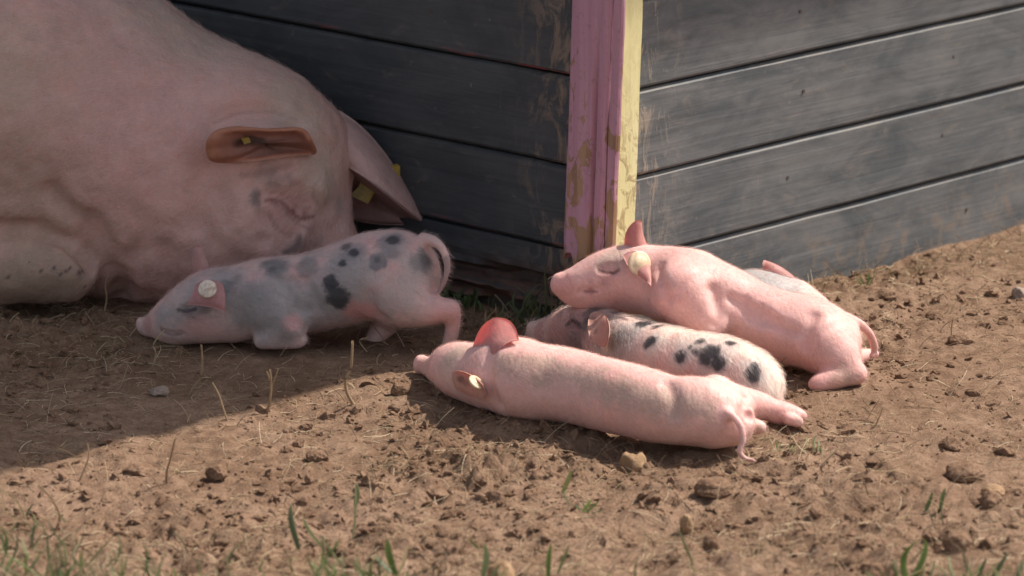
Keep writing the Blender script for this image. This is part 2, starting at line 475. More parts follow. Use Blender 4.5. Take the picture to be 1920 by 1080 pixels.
def trim(name, x0, x1, yo, yi, z0, z1, d, n, mat, seed, jag=0.0, lean=0.040, split=None):
    nz, nxs = 110, 14
    zs = np.linspace(z0, z1, nz); us = np.linspace(0, 1, nxs)
    U, Z = np.meshgrid(us, zs, indexing='ij')
    Xf = x0 + (x1 - x0) * U
    edge = fbm(Z * 22, U * 0 + seed, None, seed, 3) * 0.0016
    Xf = Xf + np.where(U < 0.02, edge, 0) + np.where(U > 0.98, -edge * 0.7, 0)
    Yf = np.full_like(Xf, -yo) + fbm(Xf * 25, Z * 8, None, seed + 2, 2) * 0.0008
    rnd = 0.003
    Yf = Yf + np.where((U < 0.02) | (U > 0.98), rnd, 0)
    if split is not None:
        Yf = Yf + np.where(np.abs(U - split) < 0.04, 0.010, 0) * sstep(0.45, 0.25, Z)
    if jag:
        low = sstep(0.2, 0.0, (Z - z0) / (z1 - z0))
        Z = Z + np.where(Z < z0 + 0.02, np.abs(fbm(U * 5, U * 0, None, seed + 9, 3)) * jag, 0)
    fr = np.stack([Xf, Yf, Z], -1).reshape(-1, 3)
    bk = np.stack([Xf, np.full_like(Xf, -yi), Z], -1).reshape(-1, 3)
    v = np.concatenate([fr, bk]); K = nxs * nz
    ii = np.arange(K).reshape(nxs, nz)
    q = lambda A: np.stack([A[:-1, :-1], A[1:, :-1], A[1:, 1:], A[:-1, 1:]], -1).reshape(-1, 4)
    f = [q(ii), q(ii + K)[:, ::-1]]
    def strip(a): return np.stack([a[:-1], a[1:], a[1:] + K, a[:-1] + K], -1)
    f += [strip(ii[:, 0])[:, ::-1], strip(ii[:, -1]), strip(ii[0])[:, ::1], strip(ii[-1])[:, ::-1]]
    # the trim leans a little, sideways in the view
    o = mesh_obj(name, v, np.concatenate(f), mat, hut, smooth=False)
    wall_frame(o, HC, d, n)
    # lean as a shear inside the mesh, towards the picture's right with height
    me = o.data
    s = 1.0 if d is DR else -1.0
    for vv in me.vertices:
        vv.co.x += s * 0.042 * min(vv.co.z, 0.5)
        vv.co.y += -0.0
    return o
TW = 0.017; TO = 0.022 + TW
# purple board on the shaded side; the second purple strip is the edge of the yellow board
pt = trim('corner_trim', -0.0215, 0.046, TO, 0.0225, 0.088, HT - 0.01, DL, NLW, MAT_PUR, 5, jag=0.03, split=0.30)
pt['label'] = 'flaking purple corner board'
st = trim('corner_trim', -0.0385, -0.0232, TO - 0.002, TO - 0.008, 0.06, HT - 0.01, DL, NLW, MAT_PUR, 9)
st['label'] = 'narrow purple strip beside the yellow board'
yt = trim('corner_trim', -0.0365, 0.005, TO + 0.001, 0.0225, 0.05, HT - 0.01, DR, NRW, MAT_YEL, 15)
yt['label'] = 'muddy yellow corner board'
# nail heads on the front side
MAT_NAIL = plain_mat('rusty_nail', (0.05, 0.04, 0.035), (0.09, 0.06, 0.045), 400)
def disc(r, t, n=10):
    v = [(r * math.cos(2 * math.pi * i / n), -t, r * math.sin(2 * math.pi * i / n)) for i in range(n)] + [(r * math.cos(2 * math.pi * i / n), 0, r * math.sin(2 * math.pi * i / n)) for i in range(n)]
    f = [tuple(range(n))] + [(i, (i + 1) % n, n + (i + 1) % n, n + i) for i in range(n)]
    return v, f
nail_me = None
for (xx, zz, d, n) in [(0.36, 0.262, DR, NRW), (0.33, 0.150, DR, NRW), (0.66, 0.155, DR, NRW), (0.72, 0.04, DR, NRW), (0.30, 0.04, DR, NRW), (0.35, 0.37, DR, NRW), (0.68, 0.262, DR, NRW), (0.62, 0.36, DR, NRW),
                       (0.30, 0.27, DL, NLW), (0.31, 0.15, DL, NLW), (0.29, 0.38, DL, NLW)]:
    v, f = disc(0.0026, 0.0012)
    if nail_me is None:
        o = mesh_obj('nail', v, f, MAT_NAIL, hut, smooth=False); nail_me = o.data
    else:
        o = bpy.data.objects.new('nail', nail_me); COL.objects.link(o); o.parent = hut
    wall_frame(o, HC + d * xx + n * 0.0215 + np.array([0, 0, zz]), d, n)

# ------------------------------------------------------------------ animals: a body grown from smooth chains
def catmull(pts, sub):
    p = np.asarray(pts, float)
    if len(p) < 3 or sub <= 1: 
        return p
    q = np.vstack([2 * p[0] - p[1], p, 2 * p[-1] - p[-2]])
    out = []
    for i in range(1, len(q) - 2):
        for t in np.linspace(0, 1, sub, endpoint=False):
            a, b, c, d = q[i - 1], q[i], q[i + 1], q[i + 2]
            out.append(0.5 * ((2 * b) + (-a + c) * t + (2 * a - 5 * b + 4 * c - d) * t * t + (-a + 3 * b - 3 * c + d) * t ** 3))
    out.append(p[-1])
    return np.array(out)
class Body:
    def __init__(s, chains, h, margin=0.03):
        s.h = h
        allp = np.vstack([c['pts'] for c in chains if not c.get('cut')])
        s.lo = (allp[:, :3] - allp[:, 3:4]).min(0) - margin
        hi = (allp[:, :3] + allp[:, 3:4]).max(0) + margin
        s.n = np.ceil((hi - s.lo) / h).astype(int) + 1
        s.D = np.full(s.n, 0.06, np.float32)
        for c in chains: s.apply(c)
    def grid(s, a, b):
        ax = [s.lo[i] + s.h * np.arange(a[i], b[i]) for i in range(3)]
        return np.meshgrid(*[q.astype(np.float32) for q in ax], indexing='ij')
    def apply(s, c):
        pts = catmull(c['pts'], c.get('sub', 5)); k = c['k']; mg = k + 3 * s.h + 0.006
        lo = (pts[:, :3] - pts[:, 3:4] * 1.4).min(0) - mg; hi = (pts[:, :3] + pts[:, 3:4] * 1.4).max(0) + mg
        a0 = np.clip(((lo - s.lo) / s.h).astype(int), 0, s.n - 1); b0 = np.clip(np.ceil((hi - s.lo) / s.h).astype(int) + 1, 1, s.n)
        C = np.full(b0 - a0, 0.06, np.float32)
        an = c.get('an')                       # (unit vector, factor): squash along a direction
        for p, q in zip(pts[:-1], pts[1:]):
            rr = max(p[3], q[3]) * 1.35 + mg
            l2 = np.minimum(p[:3], q[:3]) - rr; h2 = np.maximum(p[:3], q[:3]) + rr
            a = np.clip(((l2 - s.lo) / s.h).astype(int), a0, b0 - 1); b = np.clip(np.ceil((h2 - s.lo) / s.h).astype(int) + 1, a + 1, b0)
            X, Y, Z = s.grid(a, b)
            d = q[:3] - p[:3]; L2 = float(d @ d) + 1e-12
            t = np.clip(((X - p[0]) * d[0] + (Y - p[1]) * d[1] + (Z - p[2]) * d[2]) / L2, 0, 1)
            ex, ey, ez = X - (p[0] + t * d[0]), Y - (p[1] + t * d[1]), Z - (p[2] + t * d[2])
            r = p[3] + t * (q[3] - p[3])
            if an is not None:
                u, fct = an
                w_ = (ex * u[0] + ey * u[1] + ez * u[2]) * (1 / fct - 1)
                ex, ey, ez = ex + w_ * u[0], ey + w_ * u[1], ez + w_ * u[2]
            dist = np.sqrt(ex * ex + ey * ey + ez * ez) - r
            sl_ = tuple(slice(a[i] - a0[i], b[i] - a0[i]) for i in range(3))
            C[sl_] = np.minimum(C[sl_], dist)
        sl_ = tuple(slice(a0[i], b0[i]) for i in range(3))
        D = s.D[sl_]
        if c.get('cut'):
            C = -C
            hh = np.maximum(k - np.abs(D - C), 0) / k
            s.D[sl_] = np.maximum(D, C) + hh * hh * k * 0.25
        else:
            hh = np.maximum(k - np.abs(D - C), 0) / k
            s.D[sl_] = np.minimum(D, C) - hh * hh * k * 0.25
    def noise(s, amp, sc, seed):
        X, Y, Z = s.grid([0, 0, 0], s.n)
        near = np.abs(s.D) < 0.02
        s.D[near] += fbm(X[near] * sc, Y[near] * sc, Z[near] * sc, seed, 2) * amp
    def mesh(s, smooth=2):
        D = s.D; h = s.h; n = D.shape; sg = D < 0
        cnt = np.zeros([q - 1 for q in n], np.int8)
        cs = [(i, j, k) for i in (0, 1) for j in (0, 1) for k in (0, 1)]
        for c in cs: cnt += sg[c[0]:n[0] - 1 + c[0], c[1]:n[1] - 1 + c[1], c[2]:n[2] - 1 + c[2]]
        m = (cnt > 0) & (cnt < 8)
        I = np.array(np.nonzero(m)); N_ = I.shape[1]
        ids = np.full(m.shape, -1, np.int64); ids[m] = np.arange(N_)
        acc = np.zeros((N_, 3)); num = np.zeros(N_)
        for a in cs:
            for ax in range(3):
                if a[ax] == 1: continue
                b = list(a); b[ax] = 1
                da = D[I[0] + a[0], I[1] + a[1], I[2] + a[2]]; db = D[I[0] + b[0], I[1] + b[1], I[2] + b[2]]
                cr = (da < 0) != (db < 0)
                t = np.where(cr, da / np.where(cr, da - db, 1), 0)
                p = np.tile(np.array(a, float), (N_, 1)); p[:, ax] += t
                acc += p * cr[:, None]; num += cr
        V = s.lo + h * (I.T + acc / num[:, None])
        fs = []
        for ax in range(3):
            o = [q for q in range(3) if q != ax]
            A = [slice(1, -1)] * 3; B = [slice(1, -1)] * 3
            A[ax] = slice(0, -1); B[ax] = slice(1, None)
            s0, s1 = sg[tuple(A)], sg[tuple(B)]
            E = np.array(np.nonzero(s0 != s1))
            ins = s0[tuple(E)]
            base = E.copy(); base[o[0]] += 1; base[o[1]] += 1
            q = []
            for (da, db) in ((-1, -1), (0, -1), (0, 0), (-1, 0)):
                cidx = base.copy(); cidx[o[0]] += da; cidx[o[1]] += db
                q.append(ids[tuple(cidx)])
            q = np.stack(q, -1)
            flip = ins if ax != 1 else ~ins
            q[~flip] = q[~flip][:, ::-1]
            fs.append(q)
        Fq = np.concatenate(fs)
        Fq = Fq[(Fq >= 0).all(1)]
        for _ in range(smooth):
            ac = np.zeros_like(V); nn = np.zeros(len(V))
            for i in range(4):
                a, b = Fq[:, i], Fq[:, (i + 1) % 4]
                np.add.at(ac, a, V[b]); np.add.at(nn, a, 1)
            V = V * 0.5 + 0.5 * ac / np.maximum(nn, 1)[:, None]
        return V, Fq
def vnormals(V, Fq):
    n = np.cross(V[Fq[:, 2]] - V[Fq[:, 0]], V[Fq[:, 3]] - V[Fq[:, 1]])
    out = np.zeros_like(V)
    for i in range(4): np.add.at(out, Fq[:, i], n)
    return out / (np.linalg.norm(out, axis=1, keepdims=True) + 1e-12)

def ch(rows, k=0.012, cut=False, sub=5, an=None):   # rows: (px, py, ground row, radius in px)
    pts = []
    for r in rows:
        p = P(r[0], r[1], r[2]); pts.append((*p, r[3] / scale(r[2])))
    return dict(pts=np.array(pts), k=k, cut=cut, sub=sub, an=an)
class Pick:                                          # find the skin that shows at a place in the picture
    def __init__(s, V):
        s.V = V; s.px, s.py, s.dep = project(V)
    def at(s, px, py, rad=5):
        d2 = (s.px - px) ** 2 + (s.py - py) ** 2
        c = np.nonzero(d2 < rad * rad)[0]
        if len(c) == 0: return s.V[np.argmin(d2)]
        return s.V[c[np.argmin(s.dep[c])]]
def paint(col, V, pk, spots, sc, warp=0.25, seed=1):
    """spots: (px, py, radius px, colour, softness, stretch x)"""
    wn_ = fbm(V[:, 0] * 70, V[:, 1] * 70, V[:, 2] * 70, seed, 3) + 0.5 * fbm(V[:, 0] * 260, V[:, 1] * 260, V[:, 2] * 260, seed + 9, 2)
    for (px, py, r, c, soft, op) in spots:
        p = pk.at(px, py)
        d = np.linalg.norm(V - p, axis=1) * sc / r + wn_ * warp * 1.3
        m = op * (1 - sstep(1 - soft, 1 + soft, d))
        col[:] = col * (1 - m[:, None]) + np.array(c) * m[:, None]
def bez_patch(net, nu=16, nv=16):
    net = np.asarray(net, float)
    def B(n, t): return np.stack([math.comb(n, i) * t ** i * (1 - t) ** (n - i) for i in range(n + 1)], -1)
    bu = B(net.shape[0] - 1, np.linspace(0, 1, nu)); bv = B(net.shape[1] - 1, np.linspace(0, 1, nv))
    return np.einsum('ua,vb,abk->uvk', bu, bv, net)
def shell(grid, th):                                  # thin closed shell from a patch
    nu, nv, _ = grid.shape
    du = np.gradient(grid, axis=0); dv = np.gradient(grid, axis=1)
    nn = np.cross(du, dv); nn /= np.linalg.norm(nn, axis=2, keepdims=True) + 1e-12
    U, Vv = np.meshgrid(np.linspace(0, 1, nu), np.linspace(0, 1, nv), indexing='ij')
    e = np.minimum(np.minimum(U, 1 - U), 1 - Vv) * 5
    t = th * (0.45 + 0.55 * np.clip(e, 0, 1))[..., None]
    a = (grid + nn * t).reshape(-1, 3); b = (grid - nn * t).reshape(-1, 3)
    ii = np.arange(nu * nv).reshape(nu, nv); K = nu * nv
    q = lambda A: np.stack([A[:-1, :-1], A[1:, :-1], A[1:, 1:], A[:-1, 1:]], -1).reshape(-1, 4)
    rim = np.concatenate([ii[0, :], ii[1:, -1], ii[-1, -2::-1], ii[-2:0:-1, 0]])
    r2 = np.roll(rim, -1)
    f = np.concatenate([q(ii), q(ii + K)[:, ::-1], np.stack([r2, rim, rim + K, r2 + K], -1)])
    return np.concatenate([a, b]), f, nn
class Builder:
    def __init__(s): s.V = []; s.F = []; s.C = []; s.T = []; s.n = 0
    def add(s, V, Fq, col, thin=0.0):
        s.V.append(V); s.F.append(Fq + s.n); s.n += len(V)
        s.C.append(np.broadcast_to(np.asarray(col, float), (len(V), 3))); s.T.append(np.full(len(V), thin))
def paint_line(col, V, pk, pts, wpx, c, op=0.85, sc=1450):
    q = catmull(np.array([pk.at(x, y) for x, y in pts]), 5)
    d = np.full(len(V), 1.0)
    for a, b in zip(q[:-1], q[1:]):
        ab = b - a; t = np.clip((V - a) @ ab / (ab @ ab + 1e-12), 0, 1)
        d = np.minimum(d, np.linalg.norm(V - a - t[:, None] * ab, axis=1))
    m = op * (1 - sstep(0.4, 1.0, d * sc / wpx))
    col += (np.array(c) - col) * m[:, None]
def skin_net(pk, net):                                # entries (px, py, metres in front of the skin there)
    out = []
    for row in net:
        out.append([])
        for (x, y, d) in row:
            Y = pk.at(x, y, 6)[1] - d; r_ = ray(x, y)
            out[-1].append(np.array([0, 0, CAMH]) + r_ * (Y / r_[1]))
    return out
def ear(bd, net, ref, cin, cout, th=0.0016, thin=1.0, pk=None, marks=()):
    """net rows: along the base; columns: base to tip; entries (px, py, metres nearer than ref)"""
    g = bez_patch(skin_net(pk, net) if pk else [[P(e[0], e[1], ref, e[2]) for e in row] for row in net])
    V, Fq, nn = shell(g, th)
    half = len(V) // 2
    col = np.zeros((len(V), 3))
    toward = (nn.reshape(-1, 3)[:, 1].mean() < 0)
    c1, c2 = (cin, cout) if toward else (cout, cin)
    col[:half] = c1; col[half:] = c2
    v = fbm(V[:, 0] * 90, V[:, 1] * 90, V[:, 2] * 90, 77, 3)[:, None]
    col *= 1 + 0.14 * v
    ex, ey, _ = project(V)
    for (x, y, r_, c_, op_) in marks:
        mm = op_ * (1 - sstep(0.4, 1.1, np.hypot(ex - x, ey - y) / r_))
        col += (np.array(c_) - col) * mm[:, None]
    bd.add(V, Fq, col, thin)
    return g
def bristles(name, parent, V, Fq, head, tail, n, length, width, col_of, seed, lift=0.35, wild=0.35):
    r = np.random.default_rng(seed)
    a, b, c, d = (V[Fq[:, i]] for i in range(4))
    nrm = np.cross(c - a, d - b); area = np.linalg.norm(nrm, axis=1); nrm = nrm / (area[:, None] + 1e-12)
    # only skin that is not on the ground
    wgt = area * (a[:, 2] > 0.012)
    pick = r.choice(len(Fq), n, p=wgt / wgt.sum())
    u, v = r.random((n, 1)), r.random((n, 1))
    root = (a[pick] * (1 - u) + b[pick] * u) * (1 - v) + (d[pick] * (1 - u) + c[pick] * u) * v
    N_ = nrm[pick]
    flow = np.tile((tail - head) / np.linalg.norm(tail - head), (n, 1)) * 0.9 + np.array([0, 0, -0.55])
    clump = np.stack([fbm(root[:, 0] * 30, root[:, 1] * 30, root[:, 2] * 30, seed + q, 2) for q in range(3)], -1)
    flow = flow + clump * 0.5 + r.normal(0, wild * 0.5, (n, 3))
    flow -= N_ * (flow * N_).sum(1, keepdims=True)
    flow /= np.linalg.norm(flow, axis=1, keepdims=True) + 1e-9
    L = length * (0.55 + 0.6 * r.random((n, 1)))
    lf = lift * (0.4 + 1.0 * r.random((n, 1)))
    d0 = flow + N_ * lf * 1.7
    d1 = flow + N_ * lf * 0.3
    p0 = root - N_ * 0.0006; p1 = root + d0 * L * 0.45; p2 = p1 + d1 * L * 0.6
    side = np.cross(flow, N_ + r.normal(0, 0.6, (n, 3))); side /= np.linalg.norm(side, axis=1, keepdims=True) + 1e-9
    w_ = width * (0.7 + 0.6 * r.random((n, 1)))
    vv = np.stack([p0 - side * w_, p0 + side * w_, p1 + side * w_ * 0.8, p1 - side * w_ * 0.8, p2 + side * w_ * 0.2, p2 - side * w_ * 0.2], 1).reshape(-1, 3)
    k = np.arange(n)[:, None] * 6
    ff = np.concatenate([k + np.array([[0, 1, 2, 3]]), k + np.array([[3, 2, 4, 5]])])
    cc = np.repeat(col_of(root, pick), 6, axis=0)
    o = mesh_obj(name, vv, ff, MAT_HAIR, parent, cc, smooth=True)
    o['kind'] = 'stuff'
    return o

PINK = np.array((0.73, 0.445, 0.40)); PALE = np.array((0.75, 0.53, 0.47)); ROSE = np.array((0.64, 0.30, 0.28))
GREY = (0.215, 0.205, 0.20); DGREY = (0.045, 0.045, 0.05); DUST = (0.40, 0.30, 0.21); WHITE = (0.70, 0.62, 0.56)
HAIRW = np.array((0.80, 0.64, 0.54))
WARN = []

def finish(name, label, base, bd, Vb, Fb, body_col, head, tail, nh, hl, hw, grp='piglets of one litter', mat=None, lift=0.3, cat='piglet', hairdark=True, hseed=3, hair=None):
    HW = HAIRW if hair is None else np.array(hair)
    V = np.concatenate([Vb] + bd.V); Fq = np.concatenate([Fb] + [f + len(Vb) for f in bd.F])
    C = np.concatenate([body_col] + bd.C); T = np.concatenate([np.zeros(len(Vb))] + bd.T)
    e = empty(name, base)
    tag(e, label, cat, grp)
    o = mesh_obj('body', V - base, Fq, mat or MAT_SKIN, e, np.clip(C, 0.01, 0.95), {'thin': T})
    lum = body_col.mean(1)
    fl = lum[Fb].mean(1)
    def col_of(root, pick):
        sk = body_col[Fb].mean(1)[pick]
        m = sstep(0.06, 0.45, sk.mean(1, keepdims=True))
        return np.clip(sk * 0.75 + HW * 0.42 * m + 0.02, 0, 0.92)
    hb = bristles('bristles', e, Vb - base, Fb, head - base, tail - base, nh, hl, hw, col_of, hseed, lift)
    return e, o
def button(name, parent, base, c, nrm, r, mat, t=0.002):        # a round ear tag
    n = Vector(nrm).normalized(); q = n.to_track_quat('Z', 'Y')
    prof = [(0, t * 1.3), (r * 0.55, t * 1.3), (r * 0.6, t * 0.9), (r * 0.85, t * 0.9), (r, t * 0.4), (r, -t * 0.4), (0, -t * 0.4)]
    m = 22; v, f = [], []
    for (rr, z) in prof:
        for i in range(m):
            a = 2 * math.pi * i / m
            v.append(q @ Vector((rr * math.cos(a), rr * math.sin(a), z)))
    for j in range(len(prof) - 1):
        for i in range(m): f.append((j * m + i, j * m + (i + 1) % m, (j + 1) * m + (i + 1) % m, (j + 1) * m + i))
    o = mesh_obj(name, [tuple(p) for p in v], f, mat, parent, smooth=True)
    o.location = Vector(c) - Vector(base)
    return o
def plate(name, parent, base, outline, ref, mat, th=0.0012, pk=None, off=0.0):     # flat tag; outline (px, py, nearer)
    pts = np.array([P(a, b, ref, c) for a, b, c in outline]) if pk is None else np.array(skin_net(pk, [[(a, b, off) for a, b, c in outline]])[0])
    n = np.cross(pts[1] - pts[0], pts[2] - pts[0]); n /= np.linalg.norm(n)
    k = len(pts); v = np.concatenate([pts + n * th, pts - n * th]) - base
    f = [tuple(range(k)), tuple(range(2 * k - 1, k - 1, -1))] + [(i, k + i, k + (i + 1) % k, (i + 1) % k) for i in range(k)]
    return mesh_obj(name, v, f, mat, parent, smooth=False)
def plastic(name, c, c2, trans=0.0):
    m, nt, b = new_mat(name); N = NB(nt)
    n = N.noise(N.coord(), 160, 4, 0.65)
    nt.links.new(N.mix(N.rng(n, 0.4, 0.65), c, c2), b.inputs['Base Color'])
    b.inputs['Roughness'].default_value = 0.45
    return m
MAT_TAGW = plastic('cream_tag', (0.72, 0.62, 0.50), (0.45, 0.34, 0.25))
MAT_TAGC = plastic('creamy_yellow_tag', (0.74, 0.60, 0.40), (0.60, 0.45, 0.28))
MAT_TAGY = plastic('yellow_tag', (0.36, 0.25, 0.035), (0.24, 0.16, 0.03))
UPV = np.array([0, sp_, cp])

# ---- the sow -------------------------------------------------------------------------------------
def build_sow():
    hz = np.array([0, 0, 1.0])
    C = [ch([(-430, 205, 505, 315), (-150, 190, 514, 325), (90, 225, 524, 297), (260, 292, 535, 262), (395, 322, 544, 216), (468, 332, 550, 165)], 0.03),
         ch([(500, 320, 550, 140), (544, 345, 552, 92), (562, 398, 556, 80), (594, 455, 560, 74), (625, 515, 566, 58), (645, 548, 570, 48)], 0.05),
         ch([(455, 400, 556, 140), (470, 440, 560, 122), (520, 480, 562, 88), (590, 520, 566, 55)], 0.05),          # cheek
         ch([(275, 405, 545, 138), (345, 440, 555, 123), (420, 450, 562, 110)], 0.06),                                # jowl
         ch([(-200, 330, 560, 150), (0, 400, 566, 108), (105, 452, 570, 62)], 0.035),                                # upper arm
         ch([(-220, 485, 580, 85), (-60, 493, 584, 75), (60, 497, 586, 70), (118, 499, 587, 66)], 0.006),            # folded foreleg
         ch([(440, 255, 548, 140), (500, 272, 549, 118), (552, 290, 550, 82)], 0.05), ch([(556, 250, 545, 50), (588, 272, 545, 44)], 0.05),                                                    # poll
         ]
    # wrinkles round the shut eye and the shoulder fold
    b0 = Body(C, 0.0042)
    V0, F0 = b0.mesh(0); pk0 = Pick(V0)
    def groove_at(pts, r, dep=0.5, k=0.008):
        q = []
        for (x, y) in pts:
            p = pk0.at(x, y, 9); d = p - np.array([0, 0, CAMH]); d /= np.linalg.norm(d)
            q.append((*(p - d * r * (1 - dep)), r))
        b0.apply(dict(pts=np.array(q), k=k, cut=True, sub=4))
    def ridge_at(pts, r, sink=0.7, k=0.02):
        q = []
        for (x, y) in pts:
            p = pk0.at(x, y, 9); d = p - np.array([0, 0, CAMH]); d /= np.linalg.norm(d)
            q.append((*(p + d * r * sink), r))
        b0.apply(dict(pts=np.array(q), k=k, cut=False, sub=4))
    ridge_at([(500, 322), (540, 330), (588, 348)], 0.022, 0.62, 0.022)
    ridge_at([(536, 400), (556, 424)], 0.018, 0.6, 0.016)
    ridge_at([(470, 400), (490, 440), (530, 462)], 0.030, 0.7, 0.030)
    V0, F0 = b0.mesh(0); pk0 = Pick(V0)
    groove_at([(500, 372), (528, 378), (548, 396), (566, 410), (590, 408)], 0.007, 0.85, 0.006)
    groove_at([(520, 392), (530, 415), (545, 432)], 0.007, 0.8, 0.008)
    groove_at([(512, 362), (536, 366), (560, 384), (582, 392)], 0.006, 0.7, 0.008)
    groove_at([(512, 384), (534, 392), (552, 412), (580, 424)], 0.006, 0.7, 0.008)
    groove_at([(506, 402), (522, 428), (548, 446)], 0.007, 0.75, 0.010)
    groove_at([(600, 330), (590, 356), (596, 384)], 0.007, 0.6, 0.012)
    groove_at([(392, 318), (378, 360), (376, 410), (388, 460)], 0.010, 0.6, 0.020)
    groove_at([(420, 330), (412, 372), (416, 420)], 0.008, 0.5, 0.018)
    groove_at([(404, 232), (450, 214), (510, 210), (560, 222)], 0.008, 0.65, 0.016)
    groove_at([(420, 214), (470, 198), (530, 200)], 0.007, 0.5, 0.016)
    groove_at([(250, 480), (232, 520), (240, 560)], 0.009, 0.6, 0.016)
    groove_at([(300, 470), (318, 520), (340, 555)], 0.008, 0.5, 0.018)
    groove_at([(568, 352), (578, 370), (574, 388)], 0.007, 0.7, 0.008)
    groove_at([(535, 470), (556, 458), (566, 440)], 0.009, 0.85, 0.009)
    groove_at([(500, 455), (525, 450), (545, 440)], 0.007, 0.7, 0.008)
    groove_at([(455, 330), (500, 325), (545, 310)], 0.010, 0.55, 0.018)
    groove_at([(95, 372), (130, 405), (158, 440), (178, 480)], 0.013, 0.85, 0.014)
    groove_at([(-40, 430), (0, 432), (60, 436), (112, 446), (152, 466), (182, 498)], 0.011, 0.9, 0.010)
    groove_at([(172, 425), (196, 465), (208, 505), (216, 545), (222, 570)], 0.012, 0.8, 0.016)
    b0.noise(0.0045, 16, 3); b0.noise(0.0024, 48, 8)
    V, Fq = b0.mesh(1)
    pk = Pick(V)
    n = fbm(V[:, 0] * 6, V[:, 1] * 6, V[:, 2] * 6, 5, 3); n2 = fbm(V[:, 0] * 24, V[:, 1] * 24, V[:, 2] * 24, 15, 3)
    base_c = np.array((0.62, 0.39, 0.335))
    col = np.tile(base_c, (len(V), 1)) * (1 + 0.10 * n2[:, None])
    dirt = np.array((0.40, 0.285, 0.205)); pale = np.array((0.60, 0.47, 0.38))
    col += (pale - col) * (0.40 * sstep(-0.1, 0.5, n))[:, None]
    paint(col, V, pk, [(60, 200, 170, dirt, 0.6, 0.45), (60, 330, 120, dirt, 0.9, 0.22), (330, 60, 90, (0.50, 0.42, 0.33), 0.6, 0.5), (560, 190, 70, (0.50, 0.42, 0.33), 0.6, 0.6),
                       (440, 330, 90, (0.58, 0.36, 0.31), 0.6, 0.4), (230, 250, 130, (0.60, 0.36, 0.33), 0.7, 0.5), (610, 330, 45, (0.56, 0.45, 0.36), 0.5, 0.7)], 1425, 0.35, 3)
    paint(col, V, pk, [(483, 373, 14, (0.16, 0.14, 0.13), 0.45, 0.75), (520, 345, 18, (0.22, 0.18, 0.16), 0.6, 0.6), (500, 320, 22, (0.30, 0.22, 0.19), 0.6, 0.5), (545, 335, 12, (0.22, 0.18, 0.16), 0.6, 0.5),
                       (545, 395, 34, (0.50, 0.25, 0.22), 0.7, 0.5), (572, 405, 9, (0.26, 0.10, 0.09), 0.6, 0.6), (552, 395, 7, (0.26, 0.10, 0.09), 0.6, 0.6),
                       (560, 455, 13, (0.15, 0.11, 0.10), 0.6, 0.6), (545, 467, 15, (0.20, 0.14, 0.12), 0.6, 0.6), (590, 465, 20, (0.30, 0.22, 0.19), 0.7, 0.5), (640, 380, 18, (0.42, 0.36, 0.30), 0.6, 0.4)], 1425, 0.5, 7)
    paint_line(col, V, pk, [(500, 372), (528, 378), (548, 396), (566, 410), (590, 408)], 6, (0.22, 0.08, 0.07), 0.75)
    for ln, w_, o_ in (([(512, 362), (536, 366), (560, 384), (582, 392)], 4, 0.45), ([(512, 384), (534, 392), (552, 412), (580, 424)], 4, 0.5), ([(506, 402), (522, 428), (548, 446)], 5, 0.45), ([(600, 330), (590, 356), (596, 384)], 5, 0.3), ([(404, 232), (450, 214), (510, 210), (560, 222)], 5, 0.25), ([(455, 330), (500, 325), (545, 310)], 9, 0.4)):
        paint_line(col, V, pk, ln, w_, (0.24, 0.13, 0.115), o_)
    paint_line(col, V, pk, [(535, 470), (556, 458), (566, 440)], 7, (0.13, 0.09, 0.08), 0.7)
    # dirty folded foreleg
    paint(col, V, pk, [(60, 515, 110, dirt, 0.9, 0.75), (120, 545, 55, (0.32, 0.24, 0.18), 0.8, 0.7), (30, 548, 60, (0.32, 0.24, 0.18), 0.8, 0.7)], 1400, 0.3, 4)
    paint(col, V, pk, [(x, y, r, (0.05, 0.035, 0.03), 0.4, 0.85) for x, y, r in ((152, 510, 5), (158, 506, 4), (136, 501, 3.5), (101, 499, 3.5), (113, 516, 3.5), (122, 513, 3.5), (73, 507, 3), (55, 488, 2.5), (162, 540, 3), (20, 520, 3))], 1400, 0.2, 4)
    bd = Builder()
    # far ear hanging down against the wall
    crest = [(620, 300, .02), (656, 306, .075), (704, 344, .09), (750, 388, .06), (794, 417, .02)]
    ear(bd, [[(604, 196, -.01), (668, 216, -.01), (718, 268, -.01), (754, 338, .0), (797, 416, .01)],
             [(608, 250, .07), (666, 258, .07), (714, 312, .07), (754, 370, .05), (796, 416, .02)], crest], 540, (0.60, 0.40, 0.355), (0.60, 0.40, 0.355), 0.0035, 0.15)
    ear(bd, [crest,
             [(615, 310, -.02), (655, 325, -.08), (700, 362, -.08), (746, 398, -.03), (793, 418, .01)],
             [(622, 392, -.03), (645, 412, -.02), (690, 424, -.01), (740, 421, .0), (791, 419, .01)]], 540, (0.42, 0.26, 0.235), (0.42, 0.26, 0.235), 0.0030, 0.15)  # underside coloured darker, standing in for shade below the fold
    # near ear: a scoop that points at us, its rim bent over
    rim_o = [(386, 282), (388, 262), (404, 246), (440, 240), (490, 241), (540, 241), (572, 247), (588, 268), (593, 287), (572, 292), (530, 297), (480, 305), (430, 305), (396, 302)]
    m = len(rim_o); cx_, cy_ = 488, 272
    rings = []
    REF = 556; YS = pk0.at(488, 240, 9)[1]
